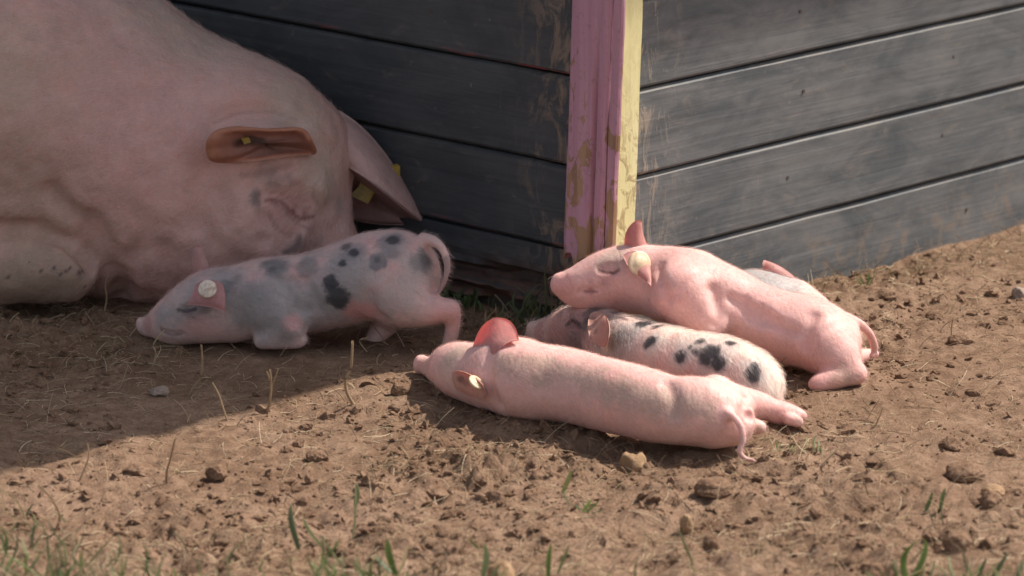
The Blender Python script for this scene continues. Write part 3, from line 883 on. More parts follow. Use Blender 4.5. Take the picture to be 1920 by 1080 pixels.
    for (s_, near, dx, dy) in ((0.86, -0.02, 0, -6), (0.97, 0.015, 0, -3), (1.0, 0.046, 0, 0), (0.985, 0.056, 0, 0), (0.90, 0.058, 3, 0), (0.80, 0.052, 8, 0), (0.70, 0.040, 13, 0), (0.58, 0.030, 16, 0), (0.34, 0.026, 14, -1), (0.02, 0.026, 10, -1)):
        ring = []
        for i, (x, y) in enumerate(rim_o):
            sx = s_; sy = s_ if s_ > 0.95 else s_ * 0.92
            r_ = ray(cx_ + (x - cx_) * sx + dx, cy_ + (y - cy_) * sy + dy); lw = sstep(262, 297, y) * (0.35 + 0.65 * sstep(395, 445, x)); q_ = rim_o[i]; Ysk = pk0.at(cx_ + (q_[0] - cx_) * sx + dx, cy_ + (q_[1] - cy_) * sy + dy, 9)[1]; Yc = Ysk - 0.002 - near * (1 - 0.93 * lw)
            ring.append(np.array([0, 0, CAMH]) + r_ * (Yc / r_[1]))
        ring = np.array(ring)
        t = np.linspace(0, m, 84, endpoint=False); i0 = t.astype(int); fr = (t - i0)[:, None]
        A, B, Cc, Dd = ring[(i0 - 1) % m], ring[i0 % m], ring[(i0 + 1) % m], ring[(i0 + 2) % m]
        rings.append(0.5 * (2 * B + (Cc - A) * fr + (2 * A - 5 * B + 4 * Cc - Dd) * fr ** 2 + (3 * B - A - 3 * Cc + Dd) * fr ** 3))
    R = np.array(rings); nr, nm = R.shape[:2]
    ii = np.arange(nr * nm).reshape(nr, nm)
    fe = np.stack([ii[:-1], np.roll(ii[:-1], -1, 1), np.roll(ii[1:], -1, 1), ii[1:]], -1).reshape(-1, 4)
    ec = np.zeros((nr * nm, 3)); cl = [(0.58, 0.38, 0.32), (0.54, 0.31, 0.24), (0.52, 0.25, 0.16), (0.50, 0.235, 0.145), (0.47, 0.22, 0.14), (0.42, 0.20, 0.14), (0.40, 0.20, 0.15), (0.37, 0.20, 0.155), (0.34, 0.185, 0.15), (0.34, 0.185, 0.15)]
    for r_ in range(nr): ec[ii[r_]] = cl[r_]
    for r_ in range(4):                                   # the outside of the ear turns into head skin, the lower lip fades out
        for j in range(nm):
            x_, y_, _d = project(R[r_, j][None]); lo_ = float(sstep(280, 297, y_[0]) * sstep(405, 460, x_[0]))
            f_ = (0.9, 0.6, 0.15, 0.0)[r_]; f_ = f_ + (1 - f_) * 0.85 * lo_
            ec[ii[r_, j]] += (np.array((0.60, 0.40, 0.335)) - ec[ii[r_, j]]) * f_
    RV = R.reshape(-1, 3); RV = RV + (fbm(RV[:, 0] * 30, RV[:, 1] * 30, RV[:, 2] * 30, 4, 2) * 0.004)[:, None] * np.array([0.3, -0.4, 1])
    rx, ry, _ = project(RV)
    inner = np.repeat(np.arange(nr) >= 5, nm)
    for (x, y, r_) in ((452, 268, 16), (470, 262, 16), (490, 266, 14), (508, 272, 12)):  # shade of the ear hollow, painted dark on the inner rings
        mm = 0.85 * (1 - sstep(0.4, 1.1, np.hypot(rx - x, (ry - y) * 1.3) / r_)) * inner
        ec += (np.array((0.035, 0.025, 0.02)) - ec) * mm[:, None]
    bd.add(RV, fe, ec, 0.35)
    base = np.array([P(150, 560, 560)[0], row_y(545), 0.0])
    e, o = finish('sow', 'huge pink sow lying in the shade against the dark boards', base, bd, V, Fq, col, P(600, 400, 550), P(-200, 150, 530), 42000, 0.016, 0.00012, None, MAT_SOW, 0.20, 'pig', hseed=5)
    # tags
    t1 = plate('ear_tag', e, base, [(684, 322, .02), (704, 332, .02), (707, 352, .02), (690, 382, .025), (656, 366, .025), (672, 350, .02)], 540, MAT_TAGY)
    t2 = plate('ear_tag', e, base, [(726, 312, .0), (744, 307, .0), (750, 312, .0), (750, 352, .0), (738, 354, .0), (726, 332, .0)], 545, MAT_TAGY)
    t1['label'] = 'pointed yellow tag inside the hanging ear'; t2['label'] = 'yellow tag plate behind the hanging ear'
    t3 = plate('ear_tag', e, base, [(452, 260, .0), (466, 257, .0), (470, 267, .0), (458, 271, .0)], REF, MAT_TAGY, pk=pk0, off=0.034); t3['label'] = 'glint of a brass tag deep in the near ear'
    return e
build_sow()

# ---- piglets -------------------------------------------------------------------------------------
def piglet_color(V, seed, base=PINK, var=0.10):
    n = fbm(V[:, 0] * 22, V[:, 1] * 22, V[:, 2] * 22, seed, 3)
    n2 = fbm(V[:, 0] * 9, V[:, 1] * 9, V[:, 2] * 9, seed + 4, 2)
    col = np.tile(base, (len(V), 1)).astype(float)
    col += (PALE - col) * (0.5 * sstep(0.0, 0.6, n2))[:, None]
    col += (ROSE - col) * (0.35 * sstep(0.0, 0.7, -n2))[:, None]
    return col * (1 + var * n[:, None])
RES = 0.0023

def piglet_front():          # pink one lying nearest to us, seen along its back
    C = [ch([(793, 684, 699, 17), (813, 689, 711, 22), (830, 689, 722, 32), (850, 690, 735, 46), (874, 697, 748, 56), (918, 708, 765, 59), (985, 714, 785, 72), (1050, 721, 791, 71), (1125, 737, 806, 69), (1200, 756, 825, 68), (1260, 770, 835, 65), (1318, 772, 838, 65), (1358, 782, 838, 52)], 0.02),
         ch([(1340, 742, 808, 40), (1376, 765, 812, 34)], 0.03),
         ch([(1362, 752, 806, 36), (1398, 756, 803, 30), (1424, 761, 800, 25), (1448, 769, 798, 19), (1468, 774, 798, 19)], 0.008),
         ch([(1462, 774, 799, 20), (1486, 777, 800, 18), (1502, 779, 801, 12)], 0.008),
         ch([(788, 677, 698, 11), (788, 690, 699, 12)], 0.006),
         ch([(1480, 786, 806, 12), (1496, 790, 808, 10)], 0.004),
         ch([(1350, 790, 838, 42), (1376, 796, 838, 31)], 0.018),
         ch([(1376, 790, 824, 28), (1404, 797, 822, 17), (1424, 801, 822, 13)], 0.010),
         ch([(950, 690, 770, 52), (985, 680, 765, 42)], 0.03),
         # tail
         ch([(1326, 768, 846, 11), (1352, 771, 850, 9), (1374, 780, 856, 7.5), (1389, 799, 860, 7), (1393, 824, 862, 6.5), (1387, 846, 864, 6), (1396, 859, 866, 5), (1414, 864, 868, 3.6)], 0.008),
         ch([(1402, 774, 842, 4), (1401, 786, 846, 4)], 0.012, True)]
    b = Body(C, RES); b.noise(0.0016, 30, 21)
    V0, _ = b.mesh(0); pk0 = Pick(V0)
    def gr(pts, r, k=0.006):
        b.apply(dict(pts=np.array([(*pk0.at(x, y), r) for x, y in pts]), k=k, cut=True, sub=4))
    gr([(1402, 742), (1403, 760), (1408, 778)], 0.0042, 0.008)
    gr([(915, 660), (906, 690), (914, 730), (930, 760)], 0.0040, 0.016)
    gr([(1398, 768), (1396, 786), (1402, 800)], 0.0034, 0.010)
    gr([(1250, 716), (1262, 740), (1262, 775)], 0.0012, 0.016)
    V, Fq = b.mesh(1); pk = Pick(V)
    col = piglet_color(V, 31)
    dust = (0.40, 0.31, 0.23)
    paint(col, V, pk, [(x, y, r, dust, 0.7, 0.55) for x, y, r in ((940, 678, 24), (980, 684, 26), (1020, 692, 28), (1060, 700, 28), (1100, 712, 30), (1140, 726, 30), (1180, 736, 30), (1230, 748, 30), (1275, 752, 30), (1320, 755, 24))], 1560, 0.5, 2)
    paint(col, V, pk, [(850, 660, 26, (0.40, 0.33, 0.25), 0.6, 0.55), (830, 680, 22, (0.55, 0.42, 0.32), 0.6, 0.5), (845, 715, 26, (0.50, 0.38, 0.30), 0.6, 0.4), (785, 684, 18, (0.72, 0.42, 0.37), 0.4, 0.8),
                       (1402, 775, 12, (0.68, 0.34, 0.31), 0.5, 0.5), (1503, 783, 9, (0.46, 0.30, 0.24), 0.5, 0.7), (1428, 802, 9, (0.55, 0.42, 0.32), 0.5, 0.7), (866, 690, 10, (0.35, 0.24, 0.2), 0.5, 0.0)], 1560, 0.3, 5)
    tl = sstep(1380, 1389, pk.px) * sstep(815, 830, pk.py)
    col += (np.array((0.55, 0.36, 0.31)) - col) * (tl * 0.8)[:, None]
    bd = Builder()
    ear(bd, [[(884, 664, -.014), (890, 634, .004), (900, 606, .0), (926, 596, -.004)],
             [(902, 672, -.014), (912, 640, .014), (922, 612, .008), (950, 594, .0)],
             [(922, 672, -.014), (936, 648, .012), (944, 622, .010), (968, 602, .004)],
             [(938, 662, -.014), (942, 650, .002), (948, 640, .004), (973, 638, .006)]], 752, (0.80, 0.47, 0.43), (0.80, 0.48, 0.44), 0.0010, 1.0, pk, ((903, 662, 24, (0.50, 0.40, 0.33), 0.6),))
    ear(bd, [[(850, 697, .002), (866, 690, .014), (888, 703, .020), (906, 721, .016)],
             [(848, 706, .002), (866, 708, -.002), (886, 719, .001), (909, 732, .012)],
             [(850, 717, .006), (867, 724, .010), (888, 734, .014), (912, 741, .014)],
             [(858, 730, .0), (872, 741, .008), (890, 749, .012), (908, 747, .012)]], 750, (0.64, 0.35, 0.28), (0.68, 0.43, 0.36), 0.0016, 0.5, pk, ((864, 711, 9, (0.20, 0.09, 0.08), 0.7), (874, 719, 8, (0.30, 0.15, 0.12), 0.6)))  # last marks paint the dark of the ear opening
    base = np.array([*G(1100, 790)[:2], 0.0])
    e, o = finish('piglet', 'pink piglet stretched out nearest the camera, red ear raised, tail trailing', base, bd, V, Fq, col, P(800, 690, 700), P(1390, 790, 830), 15000, 0.0095, 0.00009, lift=0.20, hseed=11)
    t = button('ear_tag', e, base, skin_net(pk, [[(893, 717, .013)]])[0][0], (0.55, -0.35, 0.75), 0.0105, MAT_TAGC)
    return e
piglet_front()

def piglet_spotted_middle():  # spotted one wedged behind the first
    C = [ch([(1008, 622, 640, 19), (1030, 621, 648, 25), (1068, 616, 657, 40), (1106, 620, 667, 47), (1155, 640, 690, 50), (1215, 662, 716, 56), (1280, 681, 740, 61), (1340, 691, 754, 63), (1392, 706, 765, 58), (1414, 724, 771, 46)], 0.02),
         ch([(998, 613, 640, 9), (1004, 630, 640, 10)], 0.008),
         ch([(1420, 715, 770, 40), (1432, 738, 774, 26), (1440, 755, 775, 20)], 0.02),
         ch([(1452, 700, 768, 7), (1457, 725, 770, 6), (1458, 750, 772, 5)], 0.006)]
    b = Body(C, RES); b.noise(0.0016, 30, 22)
    V0, _ = b.mesh(0); pk0 = Pick(V0)
    q = []
    for (x, y) in ((1062, 606), (1072, 604), (1082, 609)):
        p = pk0.at(x, y); q.append((*p, 0.0034))
    b.apply(dict(pts=np.array(q), k=0.006, cut=True, sub=3))
    V, Fq = b.mesh(1); pk = Pick(V)
    col = piglet_color(V, 41, np.array((0.74, 0.56, 0.49)))
    HAL = (0.56, 0.51, 0.48)
    paint(col, V, pk, [(x, y, r, (0.80, 0.71, 0.63), 0.7, 0.65) for x, y, r in ((1170, 620, 26), (1240, 632, 34), (1300, 640, 36), (1370, 660, 40), (1430, 690, 40), (1450, 720, 30), (1390, 720, 26))], 1480, 0.35, 8)
    paint(col, V, pk, [(x, y, r, (0.64, 0.36, 0.32), 0.7, 0.5) for x, y, r in ((1180, 655, 26), (1240, 668, 26), (1300, 690, 26), (1370, 700, 18), (1260, 630, 12), (1385, 668, 12))], 1480, 0.35, 9)
    paint(col, V, pk, [(x, y, r, HAL, 0.55, 0.55) for x, y, r in ((1213, 639, 24), (1272, 664, 25), (1330, 664, 40), (1410, 695, 26), (1206, 602, 34), (1162, 582, 26), (1130, 640, 40), (1180, 640, 30))], 1480, 0.35, 4)
    paint(col, V, pk, [(1068, 622, 50, (0.40, 0.22, 0.20), 0.5, 0.85), (1070, 632, 30, (0.24, 0.17, 0.165), 0.6, 0.7), (1036, 620, 34, (0.46, 0.25, 0.225), 0.6, 0.8), (1130, 600, 44, (0.36, 0.27, 0.25), 0.6, 0.7), (1160, 636, 30, (0.34, 0.29, 0.275), 0.6, 0.7), (1006, 622, 20, (0.56, 0.31, 0.28), 0.4, 0.8),
                       (1098, 600, 14, (0.10, 0.09, 0.09), 0.5, 0.85), (1112, 577, 18, (0.10, 0.09, 0.09), 0.5, 0.8), (1148, 630, 22, (0.24, 0.22, 0.21), 0.6, 0.7), (1100, 640, 16, (0.6, 0.32, 0.3), 0.5, 0.6)], 1480, 0.35, 5)
    paint(col, V, pk, [(x, y, r, DGREY, 0.30, 0.92) for x, y, r in ((1213, 639, 14), (1272, 664, 13), (1328, 658, 20), (1340, 678, 14), (1312, 635, 9), (1366, 639, 9), (1417, 681, 7), (1407, 699, 13), (1162, 582, 15), (1206, 602, 20), (1230, 608, 12), (1300, 655, 5), (1290, 648, 4))], 1480, 0.35, 6)
    paint_line(col, V, pk, [(1060, 606), (1070, 603), (1082, 608)], 6, (0.06, 0.04, 0.04))
    paint_line(col, V, pk, [(1056, 614), (1070, 613), (1082, 616)], 5, (0.40, 0.20, 0.18), 0.6)
    bd = Builder()
    ear(bd, [[(1106, 592, .0), (1100, 606, .022), (1100, 622, .024), (1109, 638, .012)],
             [(1112, 586, .002), (1112, 604, -.001), (1114, 624, .0), (1116, 645, .012)],
             [(1124, 583, .004), (1128, 602, .004), (1129, 626, .006), (1126, 652, .014)],
             [(1132, 588, .004), (1146, 602, .030), (1148, 630, .034), (1134, 650, .022)]], 665, (0.62, 0.36, 0.29), (0.52, 0.34, 0.29), 0.0016, 0.5, pk, ((1112, 600, 9, (0.28, 0.13, 0.11), 0.65), (1113, 621, 8, (0.24, 0.12, 0.10), 0.6)))  # marks paint the shaded hollow of the ear
    base = np.array([*G(1250, 735)[:2], 0.0])
    e, o = finish('piglet', 'black spotted piglet squeezed between two pink piglets, folded ear facing us', base, bd, V, Fq, col, P(1010, 620, 640), P(1440, 740, 770), 24000, 0.0125, 0.00012, lift=0.26, hair=(0.92, 0.86, 0.78), hseed=12)
    plate('ear_tag', e, base, [(1119, 604, .058), (1125, 606, .058), (1125, 624, .060), (1119, 626, .060)], 665, MAT_TAGC, 0.001)
    return e
piglet_spotted_middle()

def piglet_back():            # pink one with its head on the spotted one
    C = [ch([(1050, 535, 664, 16), (1066, 534, 664, 25), (1092, 532, 664, 37), (1130, 524, 664, 50), (1180, 517, 664, 60), (1238, 529, 668, 68), (1290, 545, 676, 78), (1345, 562, 684, 70), (1400, 586, 690, 63), (1460, 612, 697, 67), (1525, 625, 702, 66), (1562, 638, 704, 53)], 0.02),
         ch([(1046, 524, 664, 9), (1052, 538, 664, 12), (1058, 550, 664, 9)], 0.008),
         ch([(1085, 558, 664, 14), (1130, 562, 664, 18), (1180, 560, 664, 22)], 0.02),
         ch([(1282, 550, 690, 62), (1318, 590, 698, 44), (1335, 606, 702, 30)], 0.012),          # shoulder and elbow
         ch([(1330, 604, 702, 26), (1290, 640, 694, 20), (1262, 668, 690, 15)], 0.012),           # forearm going down behind the spotted one
         ch([(1320, 580, 660, 40), (1310, 630, 660, 22), (1300, 655, 662, 15)], 0.014),
         ch([(1540, 640, 712, 58), (1566, 668, 718, 46), (1585, 690, 722, 33), (1604, 700, 724, 20)], 0.014),   # thigh to hock
         ch([(1602, 700, 724, 19), (1570, 708, 728, 22), (1540, 716, 731, 19), (1528, 720, 732, 14)], 0.006),     # foot folded under
         ch([(1566, 640, 686, 46), (1595, 668, 684, 22), (1630, 663, 676, 10), (1641, 664, 676, 7)], 0.012),     # other hind foot behind
         ch([(1590, 600, 700, 12), (1610, 606, 698, 9), (1628, 622, 694, 7.5), (1637, 642, 690, 6.5), (1640, 658, 688, 5.5), (1634, 668, 690, 4)], 0.006),
         ]
    b = Body(C, RES); b.noise(0.0016, 30, 23)
    V0, _ = b.mesh(0); pk0 = Pick(V0)
    def gr(pts, r, k=0.006, dep=0.0):
        b.apply(dict(pts=np.array([(*pk0.at(x, y), r) for x, y in pts]), k=k, cut=True, sub=4))
    gr([(1084, 551), (1094, 548), (1104, 546), (1118, 545)], 0.0030, 0.004)                 # mouth
    gr([(1124, 505), (1136, 507), (1148, 508), (1156, 504)], 0.0034, 0.004)    # shut eye
    gr([(1120, 499), (1136, 493), (1152, 495)], 0.0024, 0.006)
    gr([(1340, 612), (1349, 590), (1347, 562), (1338, 538)], 0.0052, 0.010)
    gr([(1368, 556), (1396, 588), (1424, 604)], 0.0042, 0.010)
    gr([(1394, 562), (1422, 594), (1452, 610)], 0.0042, 0.010)
    gr([(1424, 576), (1454, 608), (1486, 622)], 0.0042, 0.010)
    gr([(1232, 500), (1238, 530), (1250, 560)], 0.0026, 0.012)
    gr([(1522, 588), (1508, 612), (1504, 645)], 0.0050, 0.014)
    V, Fq = b.mesh(1); pk = Pick(V)
    col = piglet_color(V, 51)
    paint(col, V, pk, [(1150, 475, 26, (0.42, 0.35, 0.29), 0.6, 0.6), (1125, 490, 20, (0.46, 0.38, 0.31), 0.6, 0.45), (1052, 535, 22, (0.68, 0.36, 0.33), 0.4, 0.8), (1138, 506, 18, (0.56, 0.28, 0.26), 0.6, 0.6),
                       (1126, 530, 8, (0.42, 0.25, 0.24), 0.5, 0.6), (1103, 528, 5, (0.42, 0.25, 0.24), 0.5, 0.5), (1104, 546, 7, (0.36, 0.16, 0.15), 0.5, 0.6), (1134, 540, 12, (0.56, 0.3, 0.28), 0.6, 0.5),
                       (1212, 563, 3, (0.3, 0.15, 0.15), 0.4, 0.7), (1240, 480, 40, (0.62, 0.36, 0.34), 0.7, 0.4), (1250, 590, 50, (0.62, 0.33, 0.30), 0.7, 0.4), (1585, 715, 24, (0.46, 0.34, 0.25), 0.6, 0.5),
                       (1145, 508, 5, (0.25, 0.12, 0.11), 0.5, 0.6)], 1460, 0.3, 5)
    paint_line(col, V, pk, [(1124, 505), (1136, 508), (1148, 509), (1156, 504)], 4.5, (0.20, 0.09, 0.08), 0.8)
    paint_line(col, V, pk, [(1092, 548), (1104, 546), (1116, 545)], 4, (0.24, 0.10, 0.09), 0.7)
    bd = Builder()
    # far ear upright
    ear(bd, [[(1172, 462, -.012), (1170, 445, -.010), (1176, 428, -.010), (1184, 422, -.008)],
             [(1182, 464, .012), (1184, 446, .014), (1190, 424, .008), (1194, 410, .0)],
             [(1196, 464, .012), (1198, 446, .010), (1200, 426, .004), (1201, 412, .0)],
             [(1214, 460, -.006), (1206, 446, -.008), (1202, 430, -.006), (1203, 416, -.002)]], 664, (0.68, 0.38, 0.34), (0.70, 0.46, 0.40), 0.0018, 0.8)
    # near ear folded over
    ear(bd, [[(1168, 480, .0), (1172, 492, .012), (1178, 502, .016), (1188, 508, .014)],
             [(1184, 470, .0), (1192, 486, .014), (1196, 505, .018), (1208, 524, .016)],
             [(1202, 472, .0), (1214, 486, .014), (1216, 508, .018), (1219, 532, .016)],
             [(1212, 484, -.004), (1220, 498, .006), (1221, 515, .010), (1220, 538, .012)]], 664, (0.68, 0.38, 0.34), (0.70, 0.44, 0.38), 0.0018, 0.8, pk)
    base = np.array([*G(1350, 690)[:2], 0.0])
    e, o = finish('piglet', 'pink piglet with its head propped on the spotted one by the corner', base, bd, V, Fq, col, P(1060, 530, 664), P(1590, 640, 702), 15000, 0.0095, 0.00009, lift=0.20, hseed=13)
    button('ear_tag', e, base, skin_net(pk, [[(1199, 494, .0185)]])[0][0], (0.45, -0.85, 0.28), 0.0155, MAT_TAGC, 0.0022)
    return e
piglet_back()

def piglet_hidden():          # grey one mostly hidden behind the pink one
    C = [ch([(1345, 598, 634, 36), (1388, 573, 634, 60), (1440, 569, 632, 61), (1490, 582, 630, 50), (1530, 600, 630, 36), (1560, 610, 630, 24), (1580, 614, 630, 14)], 0.02),
         ch([(1500, 566, 632, 26), (1530, 582, 632, 22)], 0.02),
         ch([(1390, 600, 640, 34), (1370, 622, 640, 16)], 0.015)]
    b = Body(C, RES); b.noise(0.0014, 30, 24)
    V, Fq = b.mesh(1); pk = Pick(V)
    col = piglet_color(V, 61)
    paint(col, V, pk, [(1395, 530, 56, (0.36, 0.345, 0.335), 0.4, 0.95), (1450, 524, 56, (0.36, 0.345, 0.335), 0.4, 0.95), (1490, 545, 22, (0.42, 0.38, 0.36), 0.5, 0.7)], 1470, 0.3, 4)
    bd = Builder()
    ear(bd, [[(1516, 552, .004), (1496, 520, .01), (1466, 496, .01), (1432, 488, .004)],
             [(1514, 562, .010), (1490, 532, .026), (1462, 508, .024), (1428, 493, .010)],
             [(1502, 564, .010), (1476, 542, .028), (1450, 522, .026), (1430, 504, .012)],
             [(1490, 556, .002), (1468, 540, .012), (1446, 524, .012), (1436, 510, .008)]], 626, (0.70, 0.42, 0.38), (0.72, 0.45, 0.40), 0.0020, 0.9)
    ear(bd, [[(1512, 560, .0), (1528, 552, -.004), (1540, 556, -.008), (1552, 566, -.01)],
             [(1518, 572, .012), (1530, 562, .012), (1542, 562, .006), (1556, 572, -.002)],
             [(1520, 586, .012), (1532, 582, .014), (1542, 578, .008), (1558, 580, .0)]], 630, (0.70, 0.44, 0.40), (0.72, 0.46, 0.41), 0.0018, 0.9)
    base = np.array([*G(1440, 632)[:2], 0.0])
    return finish('piglet', 'greyish piglet almost hidden behind the pink one, only back and ear showing', base, bd, V, Fq, col, P(1570, 610, 630), P(1350, 600, 634), 7000, 0.0085, 0.00008, lift=0.22, hseed=14)
piglet_hidden()

def piglet_spotted_left():    # spotted one kneeling in front of the sow
    C = [ch([(272, 611, 628, 13), (286, 611, 632, 21), (312, 602, 636, 33), (348, 586, 640, 49), (395, 568, 642, 63), (450, 563, 642, 67), (512, 558, 642, 76), (580, 549, 642, 74), (650, 530, 642, 77), (706, 508, 642, 74), (748, 508, 644, 74), (772, 530, 646, 52)], 0.02),
         ch([(264, 604, 628, 8), (272, 613, 628, 12), (280, 622, 629, 8)], 0.008),
         ch([(330, 612, 642, 26), (380, 606, 644, 30), (430, 600, 644, 34)], 0.03),
         ch([(515, 585, 652, 50), (545, 604, 658, 33), (556, 612, 660, 22)], 0.012),              # shoulder to elbow
         ch([(553, 616, 660, 19), (520, 628, 659, 22), (494, 637, 658, 18)], 0.010),              # forearm to bent wrist
         ch([(492, 638, 658, 16), (530, 641, 660, 15), (560, 640, 661, 13), (568, 636, 661, 10)], 0.006),
         ch([(500, 600, 630, 40), (470, 628, 634, 20), (520, 636, 634, 14)], 0.02),
         ch([(735, 545, 652, 64), (762, 566, 656, 48), (790, 578, 658, 34), (822, 580, 660, 25), (844, 582, 661, 17)], 0.016),    # thigh to hock
         ch([(845, 580, 661, 15), (850, 600, 660, 15), (846, 628, 659, 14), (842, 648, 658, 14), (838, 656, 658, 12)], 0.010),    # cannon and hoof
         ch([(738, 570, 628, 48), (728, 598, 628, 29), (712, 620, 630, 20), (700, 638, 633, 16), (694, 642, 634, 13)], 0.014),
         ch([(794, 450, 646, 13), (816, 454, 652, 9.5), (832, 470, 656, 8), (839, 496, 658, 7), (835, 524, 659, 6), (823, 548, 659, 4.5)], 0.004)]
    b = Body(C, RES); b.noise(0.0016, 30, 25)
    V0, _ = b.mesh(0); pk0 = Pick(V0)
    def gr(pts, r, k=0.006):
        b.apply(dict(pts=np.array([(*pk0.at(x, y), r) for x, y in pts]), k=k, cut=True, sub=4))
    gr([(336, 576), (350, 578), (364, 576)], 0.0034, 0.004)
    gr([(298, 621), (318, 628), (338, 629)], 0.0028, 0.004)
    for x in (520, 536, 552, 568): gr([(x, 520), (x + 16, 550), (x + 30, 585)], 0.0016, 0.012)
    gr([(690, 560), (698, 590), (712, 600)], 0.0040, 0.018)
    gr([(556, 600), (572, 608), (580, 620)], 0.0030, 0.012)
    V, Fq = b.mesh(1); pk = Pick(V)
    col = piglet_color(V, 71, np.array((0.62, 0.45, 0.41)))
    HAL = (0.33, 0.305, 0.295)
    paint(col, V, pk, [(x, y, r, (0.37, 0.335, 0.325), 0.6, 0.85) for x, y, r in ((590, 540, 60), (660, 520, 50), (540, 560, 60), (470, 575, 50), (420, 525, 40), (720, 530, 50), (770, 500, 40), (350, 560, 44), (310, 585, 30), (760, 560, 40), (520, 500, 34))], 1430, 0.5, 13)
    paint(col, V, pk, [(x, y, r, (0.64, 0.38, 0.355), 0.6, 0.75) for x, y, r in ((560, 520, 24), (690, 455, 20), (600, 500, 20), (770, 455, 20), (720, 510, 22), (480, 515, 20), (440, 540, 12), (815, 560, 30), (845, 600, 30), (700, 590, 24), (600, 520, 14), (700, 535, 16), (370, 615, 26))], 1430, 0.5, 14)
    paint(col, V, pk, [(620, 560, 58, HAL, 0.5, 0.85), (500, 585, 60, HAL, 0.5, 0.75), (560, 585, 44, HAL, 0.5, 0.65), (455, 560, 44, HAL, 0.5, 0.7), (735, 450, 30, HAL, 0.5, 0.6), (640, 485, 34, HAL, 0.5, 0.8), (760, 540, 52, (0.52, 0.42, 0.39), 0.5, 0.6),
                       (700, 545, 30, (0.52, 0.42, 0.39), 0.5, 0.4), (400, 505, 30, HAL, 0.5, 0.5), (330, 550, 30, (0.50, 0.41, 0.37), 0.6, 0.5)], 1430, 0.3, 3)
    paint(col, V, pk, [(510, 495, 22, (0.20, 0.19, 0.185), 0.35, 0.85), (575, 495, 19, (0.24, 0.22, 0.21), 0.35, 0.8), (704, 487, 17, (0.20, 0.19, 0.19), 0.25, 0.9), (742, 470, 13, (0.24, 0.22, 0.22), 0.25, 0.85), (732, 449, 24, (0.26, 0.24, 0.24), 0.3, 0.8),
                       (797, 487, 24, (0.23, 0.215, 0.21), 0.3, 0.9), (464, 548, 15, (0.27, 0.25, 0.24), 0.4, 0.7), (378, 580, 14, (0.22, 0.19, 0.19), 0.5, 0.8), (352, 580, 12, (0.24, 0.18, 0.18), 0.5, 0.7), (660, 470, 22, (0.26, 0.24, 0.24), 0.4, 0.7),
                       (424, 530, 16, (0.20, 0.19, 0.185), 0.5, 0.8), (440, 520, 10, (0.2, 0.19, 0.18), 0.5, 0.6), (552, 600, 16, (0.64, 0.33, 0.31), 0.5, 0.7), (676, 590, 26, (0.62, 0.30, 0.28), 0.5, 0.7), (272, 611, 18, (0.54, 0.31, 0.29), 0.4, 0.8)], 1430, 0.35, 9)
    paint(col, V, pk, [(616, 528, 15, DGREY, 0.25, 0.95), (628, 562, 21, DGREY, 0.25, 0.95), (661, 470, 12, DGREY, 0.3, 0.9), (639, 492, 8, DGREY, 0.3, 0.9), (735, 446, 11, DGREY, 0.35, 0.85), (703, 486, 6, DGREY, 0.5, 0.5), (800, 487, 12, DGREY, 0.5, 0.55), (648, 458, 12, DGREY, 0.4, 0.7), (512, 500, 8, DGREY, 0.5, 0.5)], 1430, 0.35, 6)
    paint_line(col, V, pk, [(838, 488), (837, 515), (830, 538), (823, 548)], 9, (0.22, 0.17, 0.165), 0.7)
    paint_line(col, V, pk, [(334, 577), (348, 579), (364, 576)], 5, (0.06, 0.045, 0.045), 0.85)
    paint_line(col, V, pk, [(298, 621), (318, 628), (338, 629)], 4, (0.25, 0.13, 0.12), 0.7)
    bd = Builder()
    ear(bd, [[(366, 536, .036), (364, 548, .046), (358, 560, .052), (350, 572, .050)],
             [(382, 524, .046), (384, 540, .064), (378, 556, .068), (372, 572, .064)],
             [(402, 524, .050), (408, 540, .066), (406, 558, .070), (402, 574, .068)],
             [(418, 534, .046), (422, 550, .056), (422, 568, .062), (422, 586, .060)]], 642, (0.62, 0.34, 0.33), (0.62, 0.37, 0.37), 0.0017, 0.6)
    ear(bd, [[(364, 518, -.020), (358, 494, -.02), (358, 474, -.02), (366, 463, -.018)],
             [(378, 512, -.010), (374, 492, -.008), (372, 474, -.008), (372, 460, -.012)],
             [(394, 504, -.018), (388, 490, -.018), (382, 474, -.018), (378, 464, -.016)]], 640, (0.60, 0.38, 0.35), (0.62, 0.40, 0.37), 0.0018, 0.6)
    base = np.array([*G(560, 645)[:2], 0.0])
    e, o = finish('piglet', 'black spotted piglet kneeling in the shade before the sow, snout to the ground', base, bd, V, Fq, col, P(280, 610, 630), P(790, 510, 646), 20000, 0.0095, 0.00010, lift=0.24, hair=(0.55, 0.48, 0.45), hseed=15)
    button('ear_tag', e, base, P(389, 542, 642, .0700), (-0.1, -0.8, 0.5), 0.0118, MAT_TAGW, 0.0022)
    return e
piglet_spotted_left()

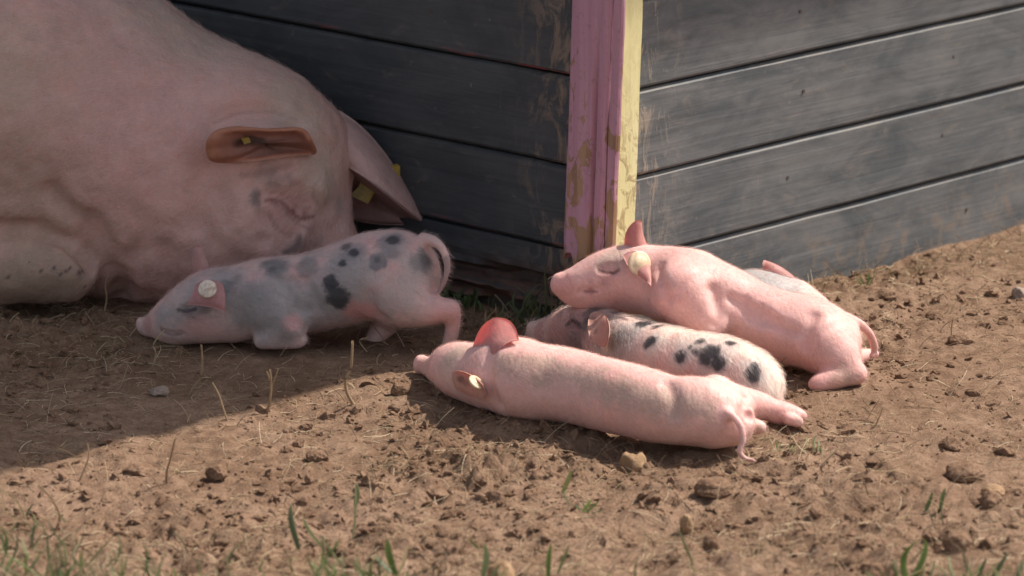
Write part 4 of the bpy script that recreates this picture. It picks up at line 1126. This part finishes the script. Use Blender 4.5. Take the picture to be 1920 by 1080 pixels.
# ------------------------------------------------------------------ stones and clods that stand out
def ico(sub=2):
    t = (1 + 5 ** 0.5) / 2
    v = [(-1, t, 0), (1, t, 0), (-1, -t, 0), (1, -t, 0), (0, -1, t), (0, 1, t), (0, -1, -t), (0, 1, -t), (t, 0, -1), (t, 0, 1), (-t, 0, -1), (-t, 0, 1)]
    f = [(0, 11, 5), (0, 5, 1), (0, 1, 7), (0, 7, 10), (0, 10, 11), (1, 5, 9), (5, 11, 4), (11, 10, 2), (10, 7, 6), (7, 1, 8), (3, 9, 4), (3, 4, 2), (3, 2, 6), (3, 6, 8), (3, 8, 9), (4, 9, 5), (2, 4, 11), (6, 2, 10), (8, 6, 7), (9, 8, 1)]
    v = [np.array(q) / np.linalg.norm(q) for q in v]
    for _ in range(sub):
        cache = {}; nf = []
        def mid(a, b):
            k = (min(a, b), max(a, b))
            if k not in cache:
                m = v[a] + v[b]; v.append(m / np.linalg.norm(m)); cache[k] = len(v) - 1
            return cache[k]
        for a, b, c in f:
            x, y, z = mid(a, b), mid(b, c), mid(c, a)
            nf += [(a, x, z), (b, y, x), (c, z, y), (x, y, z)]
        f = nf
    return np.array(v), np.array(f)
ICO3 = ico(3); ICO1 = ico(1); ICO0 = ico(0)
def stone(px, py, wpx, hpx, label, mat, seed, name='stone', ang=0.6, rot=0.0, dep=1.0):
    """px, py: middle of its foot; width and height in px"""
    s = scale(py); g = G(px, py)
    v, f = ICO3; v = v.copy()
    r = np.random.default_rng(seed)
    for _ in range(9):                                    # facets
        n = r.normal(size=3); n /= np.linalg.norm(n); d = 0.62 + 0.25 * r.random()
        q = v @ n - d; v = v - np.outer(np.maximum(q, 0) * ang * 1.4, n)
    v = v * (1 + 0.26 * fbm(v[:, 0] * 1.7 + seed, v[:, 1] * 1.7, v[:, 2] * 1.7 + 3, seed, 4, 0.6))[:, None]
    W, H = wpx / s / 2, hpx / s
    v = v * np.array([W, W * dep, H * 0.62])
    c, sn = math.cos(rot), math.sin(rot)
    v[:, :2] = v[:, :2] @ np.array([[c, sn], [-sn, c]])
    z = float(gh_fine(np.array([g[0]]), np.array([g[1]]))[0])
    o = mesh_obj(name, v + np.array([0, 0, H * 0.28]), f, mat, None, smooth=(name == 'stone'))
    o.location = (g[0], g[1], z)
    tag(o, label, 'stone' if name == 'stone' else 'clod', 'stones and clods on the yard')
    return o
T, GY, CL = MAT_STONE_TAN, MAT_STONE_GREY, MAT_CLOD
stone(1188, 866, 52, 46, 'angular tan stone beside the nearest piglet, in front of its belly', T, 1, ang=1.0)
stone(300, 730, 38, 19, 'flat pale stone in the shade below the left spotted piglet', GY, 2)
stone(1338, 922, 72, 38, 'large rounded dark clod below the trailing piglet tail', CL, 3, 'clod', 0.3)
stone(1806, 896, 78, 36, 'broad smooth clod by the right edge, longest of that heap', CL, 4, 'clod', 0.3)
stone(1862, 932, 46, 26, 'pale rounded clod just below the broad clod at right', T, 5, 'clod', 0.4)
stone(1858, 950, 44, 34, 'dark lumpy clod in front of the pale rounded one at right', CL, 6, 'clod', 0.5)
stone(1286, 978, 26, 38, 'upright egg shaped tan pebble right of centre near the bottom', T, 7)
stone(1334, 1012, 34, 32, 'rounded clod just right of and below the egg shaped pebble', CL, 8, 'clod', 0.4)
stone(1598, 970, 34, 20, 'small dark clod alone on bare soil at lower right', CL, 9, 'clod', 0.4)
stone(405, 896, 44, 32, 'wedge shaped clod on sunlit soil left of centre', CL, 10, 'clod', 0.9)
stone(592, 858, 40, 24, 'dark clod in the sun below the upright dry stalks', CL, 12, 'clod', 0.7)
stone(262, 882, 64, 22, 'long low clod near the shade edge at left', CL, 13, 'clod', 0.6)
stone(582, 900, 24, 22, 'small pointed clod between the wedge shaped clod and the centre', CL, 14, 'clod', 1.0)
stone(928, 922, 40, 20, 'low clod under the middle of the nearest piglet', CL, 15, 'clod', 0.6)
stone(822, 922, 44, 14, 'flat dark clod left of the low clod below the nearest piglet', CL, 16, 'clod', 0.6)
stone(942, 1078, 60, 44, 'big tan clod at the bottom edge left of the middle', T, 17, 'clod', 0.5)
stone(1912, 556, 30, 26, 'grey stone at the right edge near the hut wall', GY, 18)
stone(748, 736, 36, 26, 'knobbly clod at the tip of the sunlit wedge by the pink snout', CL, 19, 'clod', 0.5)
stone(1802, 640, 50, 20, 'tan clod on the bare soil right of the piglet rumps', CL, 20, 'clod', 0.5)
stone(1752, 590, 34, 18, 'small clod nearest the hut wall at right', CL, 22, 'clod', 0.5)
stone(1784, 840, 44, 22, 'clod above the broad clod by the right edge', CL, 23, 'clod', 0.5)
stone(1700, 668, 40, 14, 'dark flat clod right of the hindmost pink rump', CL, 24, 'clod', 0.6)
stone(1640, 1070, 44, 36, 'lumpy clod at the bottom edge left of the broad leaved grass', CL, 25, 'clod', 0.5)
stone(1800, 1030, 60, 36, 'dark hollowed clod behind the green blades at lower right', CL, 26, 'clod', 0.6)

# loose crumbs of soil, uncountable
def crumbs(n, seed):
    r = np.random.default_rng(seed)
    px = r.uniform(-60, 1980, n); py = 470 + 640 * r.random(n) ** 0.9
    u = (px - CX) / F; v = -(py - CY) / F
    d = np.stack([u, cp + v * sp_, -sp_ + v * cp], -1); t = CAMH / -d[:, 2]
    x, y = d[:, 0] * t, d[:, 1] * t
    dens = 0.5 * fbm(x * 4, y * 3, None, 55, 3) + 0.8 * fbm(x * 3.1 + 5, y * 2.1, None, 21, 2) + 0.05
    keep = (r.random(n) < sstep(-0.5, 0.35, dens)) & (((np.stack([x, y], -1) - HC[:2]) @ NRW[:2] > 0.03) | ((np.stack([x, y], -1) - HC[:2]) @ NLW[:2] > 0.03))
    x, y = x[keep], y[keep]; m = len(x)
    z = gh_fine(x, y)
    sz = 0.0006 + 0.0062 * r.random(m) ** 11 + 0.0012 * r.random(m) ** 2
    V0, F0 = ICO0
    big = sz > 0.0042
    out = []
    for (sel, (VV, FF)) in ((~big, ICO0), (big, ICO1)):
        k = sel.sum()
        A = r.normal(size=(k, 3, 3)) * 0.28 + np.eye(3)
        vv = np.einsum('kij,vj->kvi', A, VV) * (sz[sel][:, None, None])
        vv = vv * (1 + 0.22 * r.normal(size=vv.shape[:2])[..., None])
        vv[..., 2] *= 0.75
        vv += np.stack([x[sel], y[sel], z[sel] + sz[sel] * 0.15], -1)[:, None, :]
        out.append((vv.reshape(-1, 3), (FF[None] + (np.arange(k) * len(VV))[:, None, None]).reshape(-1, 3)))
    V = np.concatenate([out[0][0], out[1][0]]); Fq = np.concatenate([out[0][1], out[1][1] + len(out[0][0])])
    o = mesh_obj('soil_crumbs', V, Fq, MAT_CLOD, None, smooth=False)
    tag(o, 'loose crumbs and grit scattered over the soil', 'soil', kind='stuff')
crumbs(34000, 5)

# ------------------------------------------------------------------ straw, stalks, grass
def ribbon_mesh(paths, widths, cols, flat=None, rings=3):
    """paths: (n, k, 3) ; thin three-sided stalks"""
    n, k, _ = paths.shape
    tan = np.gradient(paths, axis=1); tan /= np.linalg.norm(tan, axis=2, keepdims=True) + 1e-9
    ref = np.tile(np.array([0.3, -0.2, 0.93]), (n, k, 1))
    s = np.cross(tan, ref); s /= np.linalg.norm(s, axis=2, keepdims=True) + 1e-9
    t = np.cross(s, tan)
    V = []
    for a in range(rings):
        an = 2 * math.pi * a / rings
        V.append(paths + (s * math.cos(an) + t * math.sin(an)) * widths[..., None])
    V = np.stack(V, 2)                                # n,k,rings,3
    idx = np.arange(n * k * rings).reshape(n, k, rings)
    a = idx[:, :-1, :]; b = idx[:, 1:, :]
    f = np.stack([a, np.roll(a, -1, 2), np.roll(b, -1, 2), b], -1).reshape(-1, 4)
    C = np.repeat(np.repeat(cols[:, None, :], k, 1)[:, :, None, :], rings, 2).reshape(-1, 3)
    return V.reshape(-1, 3), f, C
STRAW = np.array([(0.46, 0.34, 0.20), (0.58, 0.46, 0.29), (0.36, 0.26, 0.16), (0.66, 0.54, 0.37), (0.30, 0.21, 0.13)])
def litter(n, seed, dens_f, name, label, lmin=0.008, lmax=0.05, wid=0.00042, stand=0.3, yr=(440, 1100), xr=(-80, 2000)):
    r = np.random.default_rng(seed)
    px = r.uniform(*xr, n); py = r.uniform(*yr, n)
    keep = r.random(n) < dens_f(px, py, r)
    px, py = px[keep], py[keep]; m = len(px)
    u = (px - CX) / F; v = -(py - CY) / F
    d = np.stack([u, cp + v * sp_, -sp_ + v * cp], -1); t = CAMH / -d[:, 2]
    x, y = d[:, 0] * t, d[:, 1] * t
    outside = ((np.stack([x, y], -1) - HC[:2]) @ NRW[:2] > 0.03) | ((np.stack([x, y], -1) - HC[:2]) @ NLW[:2] > 0.03)
    x, y = x[outside], y[outside]; m = len(x)
    L = lmin + (lmax - lmin) * r.random(m) ** 2
    az = r.uniform(0, 2 * math.pi, m); up = np.where(r.random(m) < stand, r.uniform(0.3, 1.2, m), r.uniform(-0.05, 0.15, m))
    bend = r.normal(0, 0.9, m); k = 6
    P_ = np.zeros((m, k, 3)); cur = np.stack([x, y, gh_fine(x, y) + 0.001], -1)
    for i in range(k):
        P_[:, i] = cur
        a = az + bend * i / k
        cur = cur + np.stack([np.cos(a) * np.cos(up), np.sin(a) * np.cos(up), np.sin(up)], -1) * (L / (k - 1))[:, None]
        up = up - 0.12
    gz = gh_fine(P_[..., 0].ravel(), P_[..., 1].ravel()).reshape(m, k)
    P_[..., 2] = np.maximum(P_[..., 2], gz + 0.0004)
    w_ = wid * (0.5 + r.random((m, 1))) * np.linspace(1, 0.6, k)[None]
    c = STRAW[r.integers(0, len(STRAW), m)] * (0.8 + 0.4 * r.random((m, 1)))
    V, f, C = ribbon_mesh(P_, w_, c)
    o = mesh_obj(name, V, f, MAT_STRAW, None, C, smooth=True)
    tag(o, label, 'straw', kind='stuff')
def dens_all(px, py, r):
    d = 0.20 + 0.55 * np.exp(-((px - 150) / 260) ** 2 - ((py - 650) / 90) ** 2) + 0.8 * np.exp(-((px - 1480) / 110) ** 2 - ((py - 835) / 35) ** 2) \
        + 0.5 * np.exp(-((px - 900) / 300) ** 2 - ((py - 860) / 50) ** 2) + 0.5 * (py > 980) + 0.5 * np.exp(-((px - 1750) / 300) ** 2 - ((py - 505) / 60) ** 2)
    return np.clip(d, 0, 1)
litter(21000, 3, dens_all, 'straw_litter', 'short dry straw and grass fibres strewn over the soil')
def dens_wall(px, py, r):
    base = np.where(px > 1137, 621 - 0.236 * (px - 1137), 621 + 0.236 * (px - 1137))
    return np.clip(np.exp(-((py - base - 10) / 16) ** 2), 0, 1)
litter(6000, 4, dens_wall, 'dry_grass_fringe', 'dry grass fringe along the foot of the hut walls', 0.012, 0.045, 0.0006, 0.7, (420, 660), (700, 2000))

def stalk(rows, wpx, label, col, name='dry_stalk', branches=()):
    """rows: picture points from foot to tip, standing over the foot's ground row"""
    gy = rows[0][1]; s = scale(gy)
    b0 = G(*rows[0])
    lines = [rows] + list(branches)
    Vs, Fs, Cs, n = [], [], [], 0
    for li, ln in enumerate(lines):
        pts = catmull(np.array([P(a, b, gy, 0.004 * i) for i, (a, b) in enumerate(ln)]), 5)
        wv = np.linspace(1, 0.65, len(pts)) * wpx / s / 2 * (1 if li == 0 else 0.6)
        V, f, C = ribbon_mesh(pts[None], wv[None], np.array([col]), rings=6)
        Vs.append(V); Fs.append(f)
        Cs.append(C * (1 + 0.2 * fbm(V[:, 0] * 200, V[:, 1] * 200, V[:, 2] * 200, 3, 2))[:, None])
    z = float(gh_fine(np.array([b0[0]]), np.array([b0[1]]))[0])
    if len(Vs) == 1:
        o = mesh_obj(name, Vs[0] - b0, Fs[0], MAT_STRAW, None, Cs[0])
    else:
        o = empty(name)
        for i in range(len(Vs)): mesh_obj('stem' if i == 0 else 'branch', Vs[i] - b0, Fs[i], MAT_STRAW, o, Cs[i])
    o.location = (b0[0], b0[1], z - 0.002)
    tag(o, label, 'stalk', 'dry stalks sticking up from the soil')
TN = (0.42, 0.31, 0.19); TL = (0.52, 0.40, 0.25); TD = (0.33, 0.23, 0.14)
stalk([(353, 730), (362, 712), (376, 692), (379, 660), (377, 630)], 6, 'thin dry stalk rising straight under the chin of the shaded spotted piglet', TN)
stalk([(426, 780), (418, 755), (410, 730), (398, 708)], 4, 'slanting dry stalk at the shade edge beside the straight stalk', TL)
stalk([(500, 762), (506, 735), (508, 705), (506, 678)], 6, 'forked dry stalk where shade meets sun', TN, branches=([(508, 712), (514, 698), (522, 676)], [(507, 700), (503, 690), (500, 682)]))
stalk([(664, 762), (650, 735), (648, 712), (658, 690), (661, 640)], 7, 'thick crooked dry stalk under the spotted piglet belly, pale tip up', TN)
stalk([(286, 680), (292, 655), (288, 636), (308, 610)], 4, 'bent dry straw in front of the shaded piglet snout', TL)
stalk([(690, 655), (674, 632), (690, 625)], 3, 'small curled straw beneath the hind legs of the shaded piglet', TL)
stalk([(147, 895), (160, 865), (166, 845), (164, 822)], 4, 'dry stalk by the shade edge at far left, curving in', TL)
stalk([(312, 905), (313, 880), (320, 855), (328, 820)], 5, 'brown dry stalk above the long low clod at left', TD)
stalk([(100, 1000), (112, 965), (96, 930), (72, 905)], 5, 'looping reddish straw near the lower left corner', TD)
stalk([(98, 815), (100, 798), (108, 782)], 3, 'short straw alone in the left shade', TN)
stalk([(196, 590), (200, 565), (198, 540), (203, 525)], 4, 'thin straw standing beside the sow foreleg', TN)
stalk([(1785, 628), (1784, 610), (1788, 590)], 4, 'short pale straw upright on the soil at right', TL)
stalk([(1538, 880), (1555, 862), (1572, 845)], 5, 'pale straw slanting up right of the trailing tail', (0.60, 0.48, 0.32))
stalk([(1512, 850), (1496, 835), (1486, 818)], 5, 'pale broad straw leaning left near the nearest hind foot', (0.60, 0.48, 0.32))
stalk([(768, 860), (765, 838), (752, 820)], 4, 'thin straw under the pink snout on sunlit soil', TL)
stalk([(1640, 800), (1648, 782), (1656, 762)], 4, 'forked pale straw on bare soil right of the hind foot', TL, branches=([(1646, 785), (1640, 775), (1632, 772)],))
stalk([(1630, 925), (1622, 900), (1614, 885)], 4, 'brown withered stem on bare soil at lower right', TD, branches=([(1622, 902), (1632, 892)],))

def blades(bl, name, label, seed, cat='grass', group=None, kind=None, cbase=(0.10, 0.17, 0.035)):
    """bl: list of (foot px, foot py, tip px, tip py, bend px, width px, colour)"""
    r = np.random.default_rng(seed)
    Vs, Fs, Cs, n = [], [], [], 0
    for (x0, y0, x1, y1, bend, wpx, c) in bl:
        s = scale(y0); k = 8
        t = np.linspace(0, 1, k)
        X = x0 + (x1 - x0) * t + bend * np.sin(math.pi * t) ; Y = y0 + (y1 - y0) * (t * (1.35 - 0.35 * t))
        dz = r.uniform(-0.02, 0.02)
        p = np.array([P(X[i], Y[i], y0, dz * t[i]) for i in range(k)])
        wv = 0.72 * wpx / s / 2 * np.clip(np.sin(math.pi * (0.18 + 0.82 * t)) ** 0.7, 0.03, 1)
        side = np.array([math.cos(a := r.uniform(-0.7, 0.7)), math.sin(a), 0])
        fold = np.array([0, -0.35, 0.25])
        L_ = p - side * wv[:, None]; M_ = p + fold * wv[:, None] * 0.6; R_ = p + side * wv[:, None]
        V = np.stack([L_, M_, R_], 1).reshape(-1, 3)
        ii = np.arange(k * 3).reshape(k, 3)
        f = np.concatenate([np.stack([ii[:-1, j], ii[:-1, j + 1], ii[1:, j + 1], ii[1:, j]], -1) for j in (0, 1)])
        Vs.append(V); Fs.append(f)
        Cs.append(np.tile(np.array(c), (len(V), 1)) * (0.9 + 0.2 * np.repeat(t, 3))[:, None])
    V = np.concatenate(Vs)
    x0, y0 = np.mean([b[0] for b in bl]), np.mean([b[1] for b in bl])
    b0 = G(x0, y0)
    if kind == 'stuff':
        k3 = len(Vs[0])
        o = mesh_obj(name, V - b0, np.concatenate([f + i * k3 for i, f in enumerate(Fs)]), MAT_GRASS, None, np.concatenate(Cs))
    else:
        o = empty(name)
        for i in range(len(Vs)): mesh_obj('blade', Vs[i] - b0, Fs[i], MAT_GRASS, o, Cs[i])
    o.location = b0
    tag(o, label, cat, group, kind)
    return o
GA, GB, GC, GD, GE = (0.125, 0.20, 0.055), (0.115, 0.155, 0.075), (0.22, 0.25, 0.12), (0.36, 0.30, 0.18), (0.07, 0.10, 0.045)
def spray(cx, cy, sx, sy, n, lo, hi, w, seed, cols):
    r = np.random.default_rng(seed); out = []
    for _ in range(n):
        x = r.normal(cx, sx); y = min(r.normal(cy, sy), 1180); h = r.uniform(lo, hi); a = r.normal(0, 0.55)
        out.append((x, y, x + h * a, y - h * (1 - 0.3 * abs(a)), r.normal(0, h * 0.12), w * r.uniform(0.6, 1.3), cols[r.integers(len(cols))]))
    return out
GG = 'green tufts and blades'
blades(spray(130, 1110, 140, 30, 150, 25, 95, 6.5, 1, [GA, GB, GB, GC, GD, GD]) + spray(20, 1030, 50, 30, 30, 25, 70, 6, 2, [GB, GC, GD]), 'grass', 'out of focus green grass filling the lower left corner', 2, kind='stuff')
blades(spray(380, 1125, 110, 16, 36, 20, 60, 6, 4, [GA, GB, GC, GD, GD]) + spray(640, 1100, 50, 16, 44, 25, 70, 7, 5, [GA, GC, GC, GB, GD]), 'grass', 'blurred grass along the bottom edge left of centre', 3, kind='stuff')
blades(spray(1080, 1125, 150, 16, 50, 15, 60, 5, 6, [GB, GC, GD, GD]) + spray(1790, 1118, 90, 18, 60, 18, 70, 6, 7, [GA, GB, GC, GD]), 'grass', 'sparse thin grass along the bottom edge right of centre', 4, kind='stuff')
blades([(560, 1030, 545, 945, -6, 16, GB), (612, 1035, 568, 968, -10, 15, GB), (600, 1060, 640, 1010, 4, 12, GA), (640, 1060, 600, 1000, -4, 10, GC)], 'grass_plant', 'tall blurred blades crossing left of centre near the bottom', 11, 'grass', GG)
blades([(662, 1010, 666, 905, 3, 7, GC), (666, 950, 668, 905, 3, 15, GC)], 'grass_plant', 'single grass stem with a seed head near the bottom, left of centre', 12, 'grass', GG)
blades([(742, 1078, 726, 1010, -5, 20, GA), (745, 1085, 762, 1020, 5, 9, GD), (735, 1075, 700, 1040, -3, 14, GB), (760, 1090, 700, 1060, 0, 10, GB)], 'grass_plant', 'green tuft with a wide blade at the bottom, left of the tan clod', 13, 'grass', GG)
blades([(905, 1085, 908, 1018, 5, 16, GB), (900, 1030, 880, 1010, -3, 8, GA), (915, 1090, 935, 1060, 3, 9, GB)], 'grass_plant', 'narrow upright tuft beside the tan clod at the bottom edge', 14, 'grass', GG)
blades([(1028, 1082, 1034, 1020, -2, 15, GA), (1046, 1075, 1068, 1020, 2, 10, (0.16, 0.20, 0.08)), (1025, 1085, 1010, 1060, 0, 9, GD)], 'grass_plant', 'bright green single blade at the bottom just right of the middle', 15, 'grass', GG)
blades([(1055, 925, 1072, 880, 2, 13, (0.19, 0.21, 0.08)), (1068, 950, 1058, 920, -2, 5, GC)], 'grass_plant', 'olive seed head standing below the nearest piglet', 16, 'grass', GG)
blades([(1092, 960, 1110, 935, 2, 9, GA), (1100, 962, 1126, 938, 0, 8, GA), (1088, 958, 1078, 945, 0, 9, GB), (1104, 962, 1090, 940, 0, 7, GC), (1110, 963, 1134, 955, 2, 7, GB)], 'grass_plant', 'small low green sprout right of the olive seed head', 17, 'grass', GG)
blades([(1300, 1060, 1268, 985, -2, 8, (0.22, 0.21, 0.10)), (1310, 1085, 1290, 1050, -2, 7, GC)], 'grass_plant', 'leaning olive blade under the egg shaped pebble', 18, 'grass', GG)
blades([(1700, 1090, 1722, 1012, -16, 22, GA), (1706, 1092, 1734, 1010, 12, 18, GA), (1690, 1088, 1676, 1048, -3, 10, GC), (1690, 1095, 1740, 1065, -6, 9, GD), (1708, 1060, 1770, 1008, -8, 7, GB), (1650, 1095, 1620, 1070, 0, 10, GC)], 'grass_plant', 'broad leaved green grass at the bottom right', 19, 'grass', GG)
blades([(1850, 1100, 1890, 1035, 4, 14, GB), (1900, 1105, 1918, 1050, 2, 14, GB), (1830, 1090, 1850, 1045, 2, 10, GE), (1790, 1085, 1780, 1040, -4, 9, GC), (1900, 1070, 1850, 1055, 0, 8, GB), (1880, 1100, 1860, 1060, 0, 10, GC)], 'grass_plant', 'dark blurred tuft in the lower right corner', 20, 'grass', GG)
blades([(1735, 960, 1748, 922, 2, 12, GE), (1762, 960, 1772, 915, 0, 12, GE), (1750, 985, 1740, 955, 0, 4, GB), (1768, 985, 1764, 955, 0, 4, GB)], 'grass_plant', 'pair of dark seed heads over bare soil at right', 21, 'grass', GG)
blades(spray(1498, 846, 26, 5, 16, 10, 34, 4, 30, [GA, GC, (0.35, 0.42, 0.2), GD]), 'grass_plant', 'flattened light green tuft behind the trailing tail', 22, 'grass', GG)
blades([(1620, 535, 1612, 512, -2, 6, GC), (1626, 535, 1630, 508, 1, 6, GA), (1630, 536, 1640, 514, 1, 5, GC), (1616, 536, 1604, 522, 0, 5, GA)], 'grass_plant', 'tiny green sprout at the foot of the front hut wall', 23, 'grass', GG)
# weeds growing at the foot of the corner, in the shade
blades(spray(1010, 612, 28, 6, 38, 35, 90, 7, 40, [GE, GB, GB, (0.10, 0.13, 0.06)]) + [(1022, 612, 1020, 500, 2, 5, (0.13, 0.17, 0.07)), (1020, 520, 1021, 484, 1, 13, (0.14, 0.18, 0.07))], 'weed', 'dark green weeds with a tall seed spike in the shaded hut corner', 24, 'plant', GG)
blades(spray(870, 575, 26, 6, 34, 18, 42, 9, 41, [GA, GB, GE]), 'weed', 'low green weeds behind the hind leg of the shaded piglet', 25, 'plant', GG)
blades(spray(930, 620, 34, 6, 30, 25, 75, 4, 42, [GD, (0.25, 0.20, 0.12), GB, GC]), 'weed', 'thin half dry weeds behind the raised red ear', 26, 'plant', GG)
